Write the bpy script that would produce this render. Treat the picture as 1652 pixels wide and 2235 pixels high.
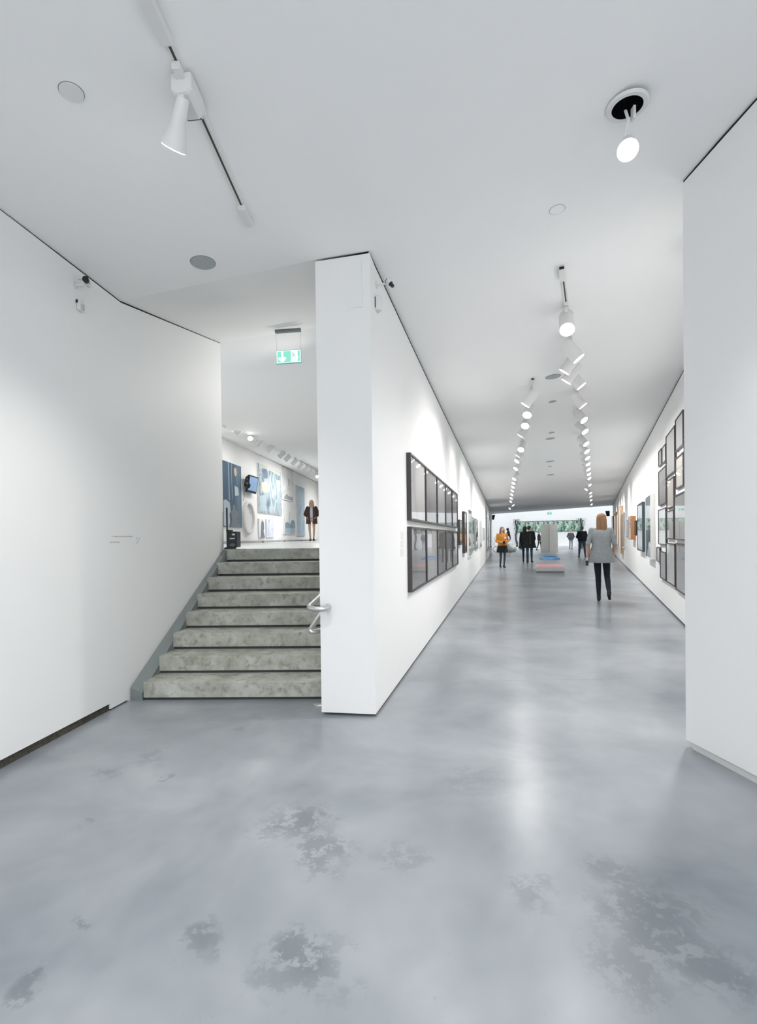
import bpy, bmesh, math, random
import numpy as np
from mathutils import Vector, Matrix, Quaternion

for o in list(bpy.data.objects): bpy.data.objects.remove(o, do_unlink=True)
scene = bpy.context.scene
COL = scene.collection
random.seed(7)

# ------------------------------------------------------------------ camera
F = 1100.0; EYE = 1.32
PITCH = math.radians(-.68); ROLL = math.radians(.75)
CX, CY = 826.0, 1117.5 + 68.5
fw = np.array([0, math.cos(PITCH), math.sin(PITCH)]); r0 = np.array([1., 0, 0]); u0 = np.cross(r0, fw)
rt = math.cos(ROLL) * r0 - math.sin(ROLL) * u0
up = math.sin(ROLL) * r0 + math.cos(ROLL) * u0
CAM = np.array([0, 0, EYE])
cd = bpy.data.cameras.new('camera'); cam = bpy.data.objects.new('camera', cd); COL.objects.link(cam)
cam.matrix_world = Matrix(((rt[0], up[0], -fw[0], 0), (rt[1], up[1], -fw[1], 0), (rt[2], up[2], -fw[2], EYE), (0, 0, 0, 1)))
cd.sensor_fit = 'HORIZONTAL'; cd.sensor_width = 36; cd.lens = 36 * F / 1652
cd.shift_y = 68.5 / 1652; cd.clip_end = 300; cd.clip_start = .05
scene.camera = cam

# ------------------------------------------------------------------ world and exposure
w = bpy.data.worlds.new('world'); scene.world = w; w.use_nodes = True
bg = w.node_tree.nodes['Background']
bg.inputs[0].default_value = (.95, .975, 1.0, 1); bg.inputs[1].default_value = 1.05
vs = scene.view_settings
vs.view_transform = 'Standard'; vs.look = 'None'; vs.gamma = 1; vs.use_curve_mapping = False
vs.exposure = 1.22
scene.cycles.caustics_reflective = False; scene.cycles.caustics_refractive = False
TRACK_W = 36.0          # watts of one track spotlight

# ------------------------------------------------------------------ pixel helpers
def proj(P):
    d = np.array(P, float) - CAM; z = d @ fw
    return CX + F * (d @ rt) / z, CY - F * (d @ up) / z
def ray(x, y): return fw + rt * (x - CX) / F + up * (CY - y) / F
def onz(x, y, z=0.):
    d = ray(x, y); return CAM + d * ((z - EYE) / d[2])
def onplane(x, y, p, n):
    d = ray(x, y); p = np.array(p, float); n = np.array(n, float); return CAM + d * (((p - CAM) @ n) / (d @ n))
def atY(x, y, Y):
    d = ray(x, y); return CAM + d * (Y / d[1])

# ------------------------------------------------------------------ materials
def lin(c): 
    c = c / 255.; return c / 12.92 if c <= .04045 else ((c + .055) / 1.055) ** 2.4
def rgb(r, g, b): return (lin(r), lin(g), lin(b), 1)
MATS = {}
def mat(name, col, rough=.5, metal=0., spec=.5, emit=None, es=1., coat=0., noise=None):
    if name in MATS: return MATS[name]
    m = bpy.data.materials.new(name); m.use_nodes = True; nt = m.node_tree; b = nt.nodes['Principled BSDF']
    b.inputs['Base Color'].default_value = col; b.inputs['Roughness'].default_value = rough
    b.inputs['Metallic'].default_value = metal; b.inputs['Specular IOR Level'].default_value = spec
    b.inputs['Coat Weight'].default_value = coat
    if emit: b.inputs['Emission Color'].default_value = emit; b.inputs['Emission Strength'].default_value = es
    if noise:
        sc, amt = noise
        tc = nt.nodes.new('ShaderNodeTexCoord'); n = nt.nodes.new('ShaderNodeTexNoise'); n.inputs['Scale'].default_value = sc; n.inputs['Detail'].default_value = 2
        r = nt.nodes.new('ShaderNodeValToRGB')
        r.color_ramp.elements[0].position = .3; r.color_ramp.elements[1].position = .7
        r.color_ramp.elements[0].color = tuple(max(0, c * (1 - amt)) for c in col[:3]) + (1,)
        r.color_ramp.elements[1].color = tuple(min(1, c * (1 + amt)) for c in col[:3]) + (1,)
        nt.links.new(tc.outputs['Object'], n.inputs['Vector']); nt.links.new(n.outputs[0], r.inputs[0]); nt.links.new(r.outputs[0], b.inputs['Base Color'])
    MATS[name] = m; return m

WALL = mat('white_wall_paint', (.885, .89, .89, 1), .55, 0., .3)
CEIL = mat('ceiling_paint', (.95, .95, .95, 1), .8, 0., .2)
DARKGAP = mat('dark_gap', (.03, .032, .031, 1), .9, 0., .1)  # near-black colour standing in for shade inside gaps
GREYGAP = mat('grey_gap', (.12, .12, .11, 1), .7)  # grey colour standing in for shade in wall gaps
WHITE = mat('white_metal', (.78, .78, .77, 1), .4)
BLACK = mat('black_plastic', (.012, .012, .014, 1), .4)
DARKFR = mat('dark_frame', rgb(62, 58, 60), .4)
STEEL = mat('brushed_steel', (.62, .62, .61, 1), .32, .9)
LENS = mat('lamp_lens', (1, 1, 1, 1), .3, emit=(1, .98, .94, 1), es=5.)
LENS.cycles.emission_sampling = 'NONE'      # the bulbs themselves do the lighting
GREYM = mat('grey_metal', rgb(120, 132, 134), .45, .3)

def floor_material():
    m = bpy.data.materials.new('polished_concrete'); m.use_nodes = True; nt = m.node_tree; N = nt.nodes; L = nt.links; b = N['Principled BSDF']
    geo = N.new('ShaderNodeNewGeometry')
    def noise(sc, det=8, rough=.6, dist=0.):
        n = N.new('ShaderNodeTexNoise'); n.inputs['Scale'].default_value = sc; n.inputs['Detail'].default_value = det
        n.inputs['Roughness'].default_value = rough; n.inputs['Distortion'].default_value = dist
        L.new(geo.outputs['Position'], n.inputs['Vector']); return n.outputs[0]
    def math_(op, a, c, clamp=False):
        n = N.new('ShaderNodeMath'); n.operation = op; n.use_clamp = clamp
        for i, v in enumerate((a, c)):
            if isinstance(v, (int, float)): n.inputs[i].default_value = v
            else: L.new(v, n.inputs[i])
        return n.outputs[0]
    def ramp(v, p0, p1, c0=(0, 0, 0, 1), c1=(1, 1, 1, 1)):
        r = N.new('ShaderNodeValToRGB'); e = r.color_ramp.elements
        e[0].position = p0; e[1].position = p1; e[0].color = c0; e[1].color = c1; L.new(v, r.inputs[0]); return r.outputs[0]
    def mix(f, a, c):
        n = N.new('ShaderNodeMix'); n.data_type = 'RGBA'
        if isinstance(f, (int, float)): n.inputs[0].default_value = f
        else: L.new(f, n.inputs[0])
        for i, v in ((6, a), (7, c)):
            if isinstance(v, tuple): n.inputs[i].default_value = v
            else: L.new(v, n.inputs[i])
        return n.outputs[2]
    big = noise(.9, 4, .6, .3); mid = noise(2.8, 5, .62, .3); fine = noise(22., 4, .6)
    base = ramp(big, .32, .70, rgb(112, 119, 127), rgb(162, 167, 172))
    base = mix(math_('MULTIPLY', ramp(mid, .42, .68), .4, True), base, rgb(136, 143, 150))
    base = mix(math_('MULTIPLY', ramp(fine, .5, .8), .10, True), base, rgb(136, 142, 148))
    # local stain patches: position on the floor, radius, strength
    stains = [((650, 1795), .20, .40), ((700, 1850), .17, .35), ((655, 2105), .17, .42), ((1330, 1905), .14, .30), ((1405, 1985), .22, .36), ((1460, 2060), .22, .34),
              ((1550, 2110), .18, .38), ((1380, 2110), .16, .26), ((165, 2022), .04, .4), ((430, 2055), .09, .35), ((240, 1685), .12, .25), ((330, 1650), .13, .2),
              ((1160, 1955), .10, .26), ((1040, 1700), .22, .14), ((525, 1590), .07, .22), ((565, 1563), .08, .2), ((178, 1795), .05, .3), ((360, 1695), .04, .28), ((75, 2140), .05, .4), ((880, 1875), .12, .2)]
    pat = noise(15., 7, .74, 0.); total = None
    warp = N.new('ShaderNodeVectorMath'); warp.operation = 'MULTIPLY_ADD'
    nz = N.new('ShaderNodeTexNoise'); nz.inputs['Scale'].default_value = 6.; nz.inputs['Detail'].default_value = 3; L.new(geo.outputs['Position'], nz.inputs['Vector'])
    L.new(nz.outputs['Color'], warp.inputs[0]); warp.inputs[1].default_value = (.28, .28, 0); L.new(geo.outputs['Position'], warp.inputs[2])
    for (px, rad, st) in stains:
        P = onz(*px)
        d = N.new('ShaderNodeVectorMath'); d.operation = 'DISTANCE'; L.new(warp.outputs[0], d.inputs[0]); d.inputs[1].default_value = (P[0] + .14, P[1] + .14, 0)
        fall = ramp(d.outputs['Value'], rad * .35, rad * 1.15, (1, 1, 1, 1), (0, 0, 0, 1))
        mk = math_('MULTIPLY', fall, ramp(math_('ADD', pat, math_('MULTIPLY', fall, .09)), .52, .57)); mk = math_('MULTIPLY', mk, st)
        total = mk if total is None else math_('MAXIMUM', total, mk)
    base = mix(math_('MULTIPLY', total, 1.35, True), base, rgb(84, 92, 100))
    spk = ramp(noise(60., 1, .5), .73, .76); base = mix(math_('MULTIPLY', spk, .25), base, rgb(110, 116, 122))
    L.new(base, b.inputs['Base Color'])
    b.inputs['Roughness'].default_value = .28
    b.inputs['Specular IOR Level'].default_value = .55
    return m
FLOOR = floor_material()

def step_material():
    m = bpy.data.materials.new('raw_concrete_step'); m.use_nodes = True; nt = m.node_tree; N = nt.nodes; L = nt.links; b = N['Principled BSDF']
    geo = N.new('ShaderNodeNewGeometry')
    def noise(sc, det, vec=None):
        n = N.new('ShaderNodeTexNoise'); n.inputs['Scale'].default_value = sc; n.inputs['Detail'].default_value = det; n.inputs['Roughness'].default_value = .65
        L.new(vec or geo.outputs['Position'], n.inputs['Vector']); return n.outputs[0]
    r = N.new('ShaderNodeValToRGB'); L.new(noise(5., 9), r.inputs[0]); e = r.color_ramp.elements
    e[0].position = .32; e[0].color = rgb(152, 154, 142); e[1].position = .68; e[1].color = rgb(200, 202, 196)
    r2 = N.new('ShaderNodeValToRGB'); L.new(noise(16., 8), r2.inputs[0]); r2.color_ramp.elements[0].position = .33; r2.color_ramp.elements[1].position = .5
    mx = N.new('ShaderNodeMix'); mx.data_type = 'RGBA'; L.new(r2.outputs[0], mx.inputs[0]); mx.inputs[6].default_value = rgb(140, 142, 130); L.new(r.outputs[0], mx.inputs[7])
    L.new(mx.outputs[2], b.inputs['Base Color']); b.inputs['Roughness'].default_value = .6
    bp = N.new('ShaderNodeBump'); bp.inputs['Strength'].default_value = .2; bp.inputs['Distance'].default_value = .004; L.new(noise(30., 8), bp.inputs['Height']); L.new(bp.outputs[0], b.inputs['Normal'])
    return m
STEP = step_material()

def glass_material():
    m = bpy.data.materials.new('picture_glass'); m.use_nodes = True; nt = m.node_tree; N = nt.nodes; L = nt.links
    out = N['Material Output']; N.remove(N['Principled BSDF'])
    geo = N.new('ShaderNodeNewGeometry'); dt = N.new('ShaderNodeVectorMath'); dt.operation = 'DOT_PRODUCT'; L.new(geo.outputs['Incoming'], dt.inputs[0]); L.new(geo.outputs['Normal'], dt.inputs[1])
    def mth(op, a, b_=0.):
        n = N.new('ShaderNodeMath'); n.operation = op
        for i, v in enumerate((a, b_)):
            if isinstance(v, (int, float)): n.inputs[i].default_value = v
            else: L.new(v, n.inputs[i])
        return n.outputs[0]
    fr = mth('ADD', mth('MULTIPLY', mth('POWER', mth('SUBTRACT', 1., mth('ABSOLUTE', dt.outputs['Value'])), 4.), .93), .05)
    tr = N.new('ShaderNodeBsdfTransparent'); gl = N.new('ShaderNodeBsdfGlossy'); gl.inputs['Roughness'].default_value = .0
    mx = N.new('ShaderNodeMixShader'); L.new(fr, mx.inputs[0]); L.new(tr.outputs[0], mx.inputs[1]); L.new(gl.outputs[0], mx.inputs[2]); L.new(mx.outputs[0], out.inputs[0])
    return m
GLASS = glass_material()

def art(name, cols, kind='noise', scale=3., detail=5, stretch=(1, 1, 1), rough=.6, dist=1.):
    """procedural picture: colours of a ramp driven by a pattern in the picture's own space"""
    if name in MATS: return MATS[name]
    m = bpy.data.materials.new(name); m.use_nodes = True; nt = m.node_tree; N = nt.nodes; L = nt.links; b = N['Principled BSDF']
    tc = N.new('ShaderNodeTexCoord'); mp = N.new('ShaderNodeMapping'); mp.inputs['Scale'].default_value = stretch; L.new(tc.outputs['Object'], mp.inputs[0])
    if kind == 'voronoi':
        t = N.new('ShaderNodeTexVoronoi'); t.inputs['Scale'].default_value = scale; L.new(mp.outputs[0], t.inputs['Vector']); sep = N.new('ShaderNodeSeparateColor'); L.new(t.outputs['Color'], sep.inputs[0]); v = sep.outputs[0]
    elif kind == 'wave':
        t = N.new('ShaderNodeTexWave'); t.inputs['Scale'].default_value = scale; t.inputs['Distortion'].default_value = dist * 4; t.inputs['Detail'].default_value = detail; L.new(mp.outputs[0], t.inputs['Vector']); v = t.outputs['Fac']
    else:
        t = N.new('ShaderNodeTexNoise'); t.inputs['Scale'].default_value = scale; t.inputs['Detail'].default_value = detail; t.inputs['Distortion'].default_value = dist; L.new(mp.outputs[0], t.inputs['Vector']); v = t.outputs[0]
    r = N.new('ShaderNodeValToRGB'); L.new(v, r.inputs[0]); e = r.color_ramp.elements
    lo, hi = (.3, .7) if kind == 'noise' else (.05, .95)
    n = len(cols)
    for i, c in enumerate(cols):
        p = lo + (hi - lo) * i / max(1, n - 1)
        if i == 0: e[0].position = p; e[0].color = rgb(*c)
        elif i == n - 1: e[len(e) - 1].position = p; e[len(e) - 1].color = rgb(*c)
        else:
            q = e.new(p); q.color = rgb(*c)
    L.new(r.outputs[0], b.inputs['Base Color']); b.inputs['Roughness'].default_value = rough
    MATS[name] = m; return m

# ------------------------------------------------------------------ object helpers
def V(*a): return np.array(a, float)
class MB:
    def __init__(s): s.v = []; s.f = []
    def add(s, vs_, fs):
        o = len(s.v); s.v += [tuple(map(float, p)) for p in vs_]; s.f += [tuple(i + o for i in f) for f in fs]; return s
    def quad(s, a, b, c, d): return s.add([a, b, c, d], [(0, 1, 2, 3)])
    def box(s, c, size, ax=None):
        """box by centre, size and optional axes (three unit vectors)"""
        ax = ax or (V(1, 0, 0), V(0, 1, 0), V(0, 0, 1)); c = np.array(c, float); p = []
        for k in (-.5, .5):
            for (i, j) in ((-.5, -.5), (.5, -.5), (.5, .5), (-.5, .5)):
                p.append(c + np.array(ax[0]) * size[0] * i + np.array(ax[1]) * size[1] * j + np.array(ax[2]) * size[2] * k)
        return s.add(p, [(3, 2, 1, 0), (4, 5, 6, 7), (0, 1, 5, 4), (1, 2, 6, 5), (2, 3, 7, 6), (3, 0, 4, 7)])
    def prism(s, bottom, top):
        n = len(bottom); s.add(list(bottom) + list(top), [tuple(range(n))[::-1], tuple(range(n, 2 * n))] + [(i, (i + 1) % n, n + (i + 1) % n, n + i) for i in range(n)]); return s
    def tube(s, pts, r, n=10, cap=True):
        pts = [np.array(p, float) for p in pts]; rs = r if isinstance(r, (list, tuple)) else [r] * len(pts)
        ref = None; rings = []
        for i, p in enumerate(pts):
            t = pts[min(i + 1, len(pts) - 1)] - pts[max(i - 1, 0)]; t = t / (np.linalg.norm(t) + 1e-9)
            if ref is None: ref = np.cross(t, V(0, 0, 1) if abs(t[2]) < .9 else V(1, 0, 0))
            a = ref - t * (ref @ t); a /= np.linalg.norm(a) + 1e-9; ref = a; b = np.cross(t, a)
            rings.append([p + rs[i] * (a * math.cos(2 * math.pi * k / n) + b * math.sin(2 * math.pi * k / n)) for k in range(n)])
        return s.loft(rings, cap)
    def loft(s, rings, cap=True, closed=True):
        n = len(rings[0]); vs_ = [p for r in rings for p in r]; fs = []
        for i in range(len(rings) - 1):
            for k in range(n if closed else n - 1):
                k2 = (k + 1) % n; fs.append((i * n + k, i * n + k2, (i + 1) * n + k2, (i + 1) * n + k))
        if cap: fs += [tuple(range(n))[::-1], tuple((len(rings) - 1) * n + k for k in range(n))]
        return s.add(vs_, fs)
    def lathe(s, prof, c=(0, 0, 0), n=24, cap=True):
        return s.loft([[(c[0] + r * math.cos(2 * math.pi * k / n), c[1] + r * math.sin(2 * math.pi * k / n), c[2] + z) for k in range(n)] for r, z in prof], cap)
    def ball(s, c, r, n=10, m=6):
        rx, ry, rz = r if isinstance(r, (tuple, list)) else (r, r, r)
        return s.loft([[(c[0] + rx * max(.02, math.sin(math.pi * j / m)) * math.cos(2 * math.pi * k / n), c[1] + ry * max(.02, math.sin(math.pi * j / m)) * math.sin(2 * math.pi * k / n), c[2] - rz * math.cos(math.pi * j / m)) for k in range(n)] for j in range(m + 1)])
    def mesh(s, name, off=(0, 0, 0), smooth=False):
        me = bpy.data.meshes.new(name); me.from_pydata([(p[0] - off[0], p[1] - off[1], p[2] - off[2]) for p in s.v], [], s.f)
        bm = bmesh.new(); bm.from_mesh(me); bmesh.ops.recalc_face_normals(bm, faces=bm.faces); bm.to_mesh(me); bm.free()
        if smooth:
            me.polygons.foreach_set('use_smooth', [True] * len(me.polygons)); 
            try: me.set_sharp_from_angle(angle=math.radians(40))
            except Exception: pass
        return me
    def build(s, name, m, parent=None, smooth=False, bevel=0):
        """world-space vertices; child meshes are stored relative to the parent Empty"""
        off = wloc(parent) if parent else origin_of(s.v)
        me = s.mesh(name, off, smooth); me.materials.append(m)
        o = bpy.data.objects.new(name, me); COL.objects.link(o)
        if parent: o.parent = parent
        else: o.location = off
        if bevel:
            bv = o.modifiers.new('bevel', 'BEVEL'); bv.width = bevel; bv.segments = 2; bv.limit_method = 'ANGLE'
        return o
def wloc(o):
    p = V(0, 0, 0)
    while o is not None: p = p + np.array(o.location); o = o.parent
    return p
def origin_of(vs_):
    a = np.array(vs_); return V((a[:, 0].min() + a[:, 0].max()) / 2, (a[:, 1].min() + a[:, 1].max()) / 2, a[:, 2].min())
def tag(o, label=None, cat=None, group=None, kind=None):
    if label: o['label'] = label
    if cat: o['category'] = cat
    if group: o['group'] = group
    if kind: o['kind'] = kind
    return o
def thing(name, loc, label, cat, group=None, rz=0):
    o = bpy.data.objects.new(name, None); COL.objects.link(o); o.location = loc; o.rotation_euler = (0, 0, rz); o.empty_display_size = .1
    return tag(o, label, cat, group)
def struct(name, mb, m, label=None, smooth=False, parent=None):
    o = mb.build(name, m, parent, smooth)
    if not parent: tag(o, label, None, None, 'structure')
    return o

# ------------------------------------------------------------------ the room's ground plan (metres, camera at the origin)
def vert(x, y, B):
    d = ray(x, y); t = (B[0] * d[0] + B[1] * d[1]) / (d[0] ** 2 + d[1] ** 2); return (CAM + d * t)[2]
KEYS = [((61, 1648), (61, 487)), ((280, 1530), (266, 657)), ((702, 1560), (690, 567)), ((820, 1565), (811, 548)), ((1497, 1630), (1490, 395)), ((1590, 1680), (1590, 283)),
        ((1494, 1368), (1493, 808)), ((1370, 1240), (1370, 1043)), ((1050.6, 1240), (1050, 1070)), ((1075, 1207), (1074, 1122)), ((1340, 1210), (1339, 1100))]
_B = [onz(*b) for b, t in KEYS]; _Z = np.array([vert(*t, B) for (b, t), B in zip(KEYS, _B)])
_uv = lambda X, Y: (3 * X / (Y + 5), math.log(max(Y, -3.9) + 5))
_Q = [_uv(B[0], B[1]) for B in _B]
def _solve():
    n = len(_Q); A = np.zeros((n + 3, n + 3))
    for i in range(n):
        for j in range(n): A[i, j] = math.dist(_Q[i], _Q[j])
        A[i, n:] = A[n:, i] = (1, _Q[i][0], _Q[i][1])
    return np.linalg.solve(A, np.concatenate([_Z, [0, 0, 0]]))
_S = _solve()
def zc(X, Y):
    """height of the gently folded ceiling over a point of the plan"""
    q = _uv(X, Y); n = len(_Q)
    return float(sum(_S[i] * math.dist(q, _Q[i]) for i in range(n)) + _S[n] + _S[n + 1] * q[0] + _S[n + 2] * q[1])
LWN, BEND, PL, PR, RN, RNF = [V(B[0], B[1]) for B in _B[:6]]
angL = math.radians(14.05); DL = V(math.sin(angL), math.cos(angL)); NL = V(DL[1], -DL[0])
angR = math.radians(23.2); DR = V(math.sin(angR), math.cos(angR)); NR = V(-DR[1], DR[0]); PRW = V(_B[6][0], _B[6][1])
LEN_L = 36.4
LW_DIR = (LWN - BEND) / np.linalg.norm(LWN - BEND)
LW_BACK = BEND + LW_DIR * 8.0
RN_DIR = (RNF - RN) / np.linalg.norm(RNF - RN)
RN_BACK = RN + RN_DIR * 7.5
RSTART = PRW - DR * ((PRW[1] - 3.05) / DR[1])          # hall wall behind the near right-hand wall
REND = 29.9
L_END = PR + DL * LEN_L; R_END = PRW + DR * REND
def lerp(a, b, t): return a + (b - a) * t
def P3(p, z): return V(p[0], p[1], z)

# floor
m = MB()
back = [(-30, -3.8), (45, -3.8), (45, 60), (-30, 60)]
m.quad((-12, -4, 0), (40, -4, 0), (40, 60, 0), (-12, 60, 0))
floor = struct('floor', m, FLOOR)
# hairline saw cuts in the concrete
for a, b in (((866, 1487), (1345, 1482)), ((1316, 1482), (1396, 1526))):
    A, B = onz(*a), onz(*b); d = (B - A) / np.linalg.norm(B - A); n = V(-d[1], d[0], 0) * .004
    h = V(0, 0, .0012)
    MB().prism([A - n, B - n, B + n, A + n], [A - n + h, B - n + h, B + n + h, A + n + h]).build('floor_joint', mat('pale_joint', rgb(158, 162, 166), .5), floor)

# ceilings: lobby + hall share one gently folded surface
ceil_pts = []
m = MB()
front = [BEND - (PL - BEND) * .12, lerp(BEND, PL, .5), PL, PR, lerp(PR, RN, .5), RN, V(RSTART[0] + .25, RN[1] - .12)]
NB = 26
rings = []
for k, p in enumerate(front):
    q = LW_BACK + V(-.2, 0) if k == 0 else V(lerp(LW_BACK[0], 2.9, k / (len(front) - 1)), -4.0)
    rings.append([P3(lerp(q, p, t), zc(*lerp(q, p, t))) for t in np.linspace(0, 1, NB)])
m.loft(rings, cap=False, closed=False)
struct('ceiling', m, CEIL, smooth=True)
m = MB(); rings = []
hallf = front[3:]
for t in np.linspace(0, 1, 60):
    tt = t ** 1.6; l = lerp(PR, L_END, tt) - NL * .05; rr_ = lerp(RSTART, R_END, tt) - NR * .15; row = []
    for k in range(13):
        u = k / 12; p = lerp(l, rr_, u)
        if t == 0:
            d = u * 3; i = min(2, int(d)); p = lerp(hallf[i], hallf[i + 1], d - i)
        row.append(P3(p, zc(*p)))
    rings.append(row)
m.loft(rings, cap=False, closed=False)
struct('ceiling_hall', m, CEIL, smooth=True)

# stairs geometry
NSTEP, RISE, TREAD = 8, .1502, .272
S0L, S0R = V(-1.955, 4.142), V(-.36, 4.105)
SDIR = (S0R - S0L) / np.linalg.norm(S0R - S0L); SN = V(-SDIR[1], SDIR[0])
SLX = .0085   # drift of the left edge to the right, per step
UP = NSTEP * RISE
WEND = V(-1.865, 6.07)      # end of the stair wall, at the top step
# ceiling over the stairs, rising, and over the upper gallery
bl = P3(BEND, zc(*BEND)); pl = P3(PL, zc(*PL))
cl = atY(491, 747, WEND[1]); cr = atY(690, 716, 6.0)
cr2 = cl + (cr - cl) * 2.2; cl2 = cl + (cr - cl) * (-.35)
pl2 = pl + (pl - bl) * .55; bl2 = bl - (pl - bl) * .12
m = MB(); m.loft([[lerp(lerp(bl2, pl2, u), lerp(cl2, cr2, u), t) for u in np.linspace(0, 1, 12)] for t in np.linspace(0, 1, 8)], cap=False, closed=False)
struct('ceiling_stair', m, CEIL, smooth=True)
# gallery picture wall
GA, GB = V(-4.30, 14.1), V(-3.10, 25.0); GD = (GB - GA) / np.linalg.norm(GB - GA); GN = V(GD[1], -GD[0])
zga = atY(490, 952, GA[1])[2]; zgb = atY(690, 1050, GB[1])[2]
def gz(s): return zga + (zgb - zga) * s / np.linalg.norm(GB - GA)
def G(s, z, off=0.): p = GA + GD * s + GN * off; return V(p[0], p[1], z)
S1, S2 = -6.5, 26.
m = MB(); m.loft([[lerp(lerp(cl - (cr - cl) * 3., cl + (cr - cl) * 5., u), G(S1 + (S2 - S1) * u, gz(S1 + (S2 - S1) * u), -.1), t) for u in np.linspace(0, 1, 24)] for t in np.linspace(0, 1, 12)], cap=False, closed=False)
def z3(X, Y):
    """height of the gallery ceiling at a plan point (nearest sample of the ruled surface)"""
    best = min(((p[0] - X) ** 2 + (p[1] - Y) ** 2, p[2]) for p in gal.v); return best[1]
gal = m
m2 = MB(); m2.v = list(m.v); m2.f = list(m.f); struct('ceiling_gallery', m2, CEIL, smooth=True)

# ------------------------------------------------------------------ walls
def wall(name, line, thick, nrm, z0, ztop, gap=.03, n=24, gap_shade=None, label=None):
    """wall slab standing on a plan line, thickened away from the room; top follows the ceiling with a dark shadow gap"""
    a, b = line; m = MB(); t = MB(); rings = []; tr = []
    for u in np.linspace(0, 1, n):
        p = lerp(a, b, u); q = p - nrm * thick; zt = ztop(*p)
        rings.append([P3(p, z0), P3(p, zt - gap), P3(q, zt - gap), P3(q, z0)])
        p2 = p - nrm * .004; tr.append([P3(p2, zt - gap - .03), P3(p2, zt + .02), P3(q, zt + .02), P3(q, zt - gap - .03)])
    m.loft(rings); o = struct(name, m, WALL, label)
    if gap_shade: t.loft(tr); struct(gap_shade, t, DARKGAP)  # nearly flush dark strip painted as the ceiling gap's shade
    return o
NLW = V(-LW_DIR[1], LW_DIR[0]);  NLW = NLW if NLW[0] > 0 else -NLW
# left wall: hangs clear of the floor as far as the notch, lower beyond it
NOTCH = BEND + LW_DIR * (np.linalg.norm(onz(243, 1551)[:2] - BEND))
wall('wall_left', (LW_BACK, NOTCH), .25, NLW, .055, zc, .014, 20, 'trim_1')
wall('wall_left_end', (NOTCH, BEND), .25, NLW, .012, zc, .014, 8, 'trim_2')
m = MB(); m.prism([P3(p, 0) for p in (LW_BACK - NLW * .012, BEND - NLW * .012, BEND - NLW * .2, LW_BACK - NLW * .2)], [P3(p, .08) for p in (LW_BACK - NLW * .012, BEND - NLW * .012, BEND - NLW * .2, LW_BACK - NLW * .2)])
struct('baseboard_left', m, mat('dusty_gap', (.06, .055, .045, 1), .9, noise=(30., .4)))  # brown strip painted as shade in the gap under the left wall
# wall along the stairs
SWD = (WEND - BEND) / np.linalg.norm(WEND - BEND); NSW = V(SWD[1], -SWD[0])
zst = lambda X, Y: lerp(bl[2], cl[2], np.clip((Y - BEND[1]) / (WEND[1] - BEND[1]), 0, 1))
wall('wall_stair', (BEND, WEND), .3, NSW, 0.0, zst, .015, 12, 'trim_3')
# dividing wall between stairs and hall; its near end is the white pillar face
m = MB(); rings = []
THK = .407
for u in np.linspace(0, 1, 40):
    p = lerp(PR, L_END, u ** 1.5); q = PL + DL * np.linalg.norm(p - PR) ; z = zc(*p); zq = zc(*q) if u == 0 else z
    g_ = .014 if u == 0 else .028; rings.append([P3(p, .02), P3(p, z - g_), P3(q, zq - g_), P3(q, .02)])
m.loft(rings); struct('wall_divider', m, WALL)
m = MB(); rings = []; rb = []
for u in np.linspace(0, 1, 40):
    p = lerp(PR, L_END, u ** 1.5) - NL * .004 + (DL * .03 if u == 0 else 0); q = PL + DL * (np.linalg.norm(p - PR) + .02) + NL * .03; z = zc(*p)
    rings.append([P3(p, z - .06), P3(p, z + .02), P3(q, z + .02), P3(q, z - .06)]); rb.append([P3(p, 0), P3(p, .03), P3(q, .03), P3(q, 0)])
m.loft(rings); struct('trim_4', m, DARKGAP); MB_ = MB(); MB_.loft(rb); struct('baseboard_divider', MB_, GREYGAP)  # dark strips painted as gap shade above and below the wall
# gallery side of the dividing wall, up to the higher gallery ceiling
m = MB(); a = PL + DL * 2.2; b = PL + DL * 34
m.prism([P3(p, UP - .2) for p in (a, b, b + NL * .3, a + NL * .3)], [P3(p, 4.6) for p in (a, b, b + NL * .3, a + NL * .3)]); struct('wall_gallery_side', m, WALL)
m = MB(); a = PL + DL * .02 + NL*.05; b = PL + DL * 2.3 + NL*.05
m.prism([P3(p, 3.0) for p in (a, b, b + NL * .3, a + NL * .3)], [P3(a, 3.36), P3(b, 4.2), P3(b + NL * .3, 4.2), P3(a + NL * .3, 3.36)]); struct('wall_stair_side', m, WALL)
# near right-hand wall
NRN = V(RN_DIR[1], -RN_DIR[0]); NRN = NRN if NRN[0] < 0 else -NRN
wall('wall_right', (RN_BACK, RN), .45, NRN, .045, zc, .015, 14, 'trim_5')
a, b, = RN_BACK, RN + RN_DIR * .035
m = MB(); m.prism([P3(p, 0) for p in (a - NRN * .012, b - NRN * .012, b - NRN * .4, a - NRN * .4)], [P3(p, .06) for p in (a - NRN * .012, b - NRN * .012, b - NRN * .4, a - NRN * .4)]); struct('baseboard_right', m, mat('white_skirting', (.7, .7, .69, 1), .5))
# hall right-hand wall and the return behind the near wall
wall('wall_hall', (RSTART, R_END), .3, NR, .035, zc, .028, 40, 'trim_6')
a, b = RSTART - NR * .03, R_END - NR * .03
m = MB(); m.prism([P3(p, 0) for p in (a, b, b - NR * .2, a - NR * .2)], [P3(p, .05) for p in (a, b, b - NR * .2, a - NR * .2)]); struct('baseboard_hall', m, mat('dark_skirting', rgb(70, 76, 74), .6))  # dark strip painted as shade in the gap under the hall wall
m = MB(); a = RN - NRN * .4; m.prism([P3(p, 0) for p in (a + V(0, -.3), a, RSTART + V(.3, 0), RSTART + V(.3, -.3))], [P3(p, 3.5) for p in (a + V(0, -.3), a, RSTART + V(.3, 0), RSTART + V(.3, -.3))]); struct('wall_return', m, WALL)
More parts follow.
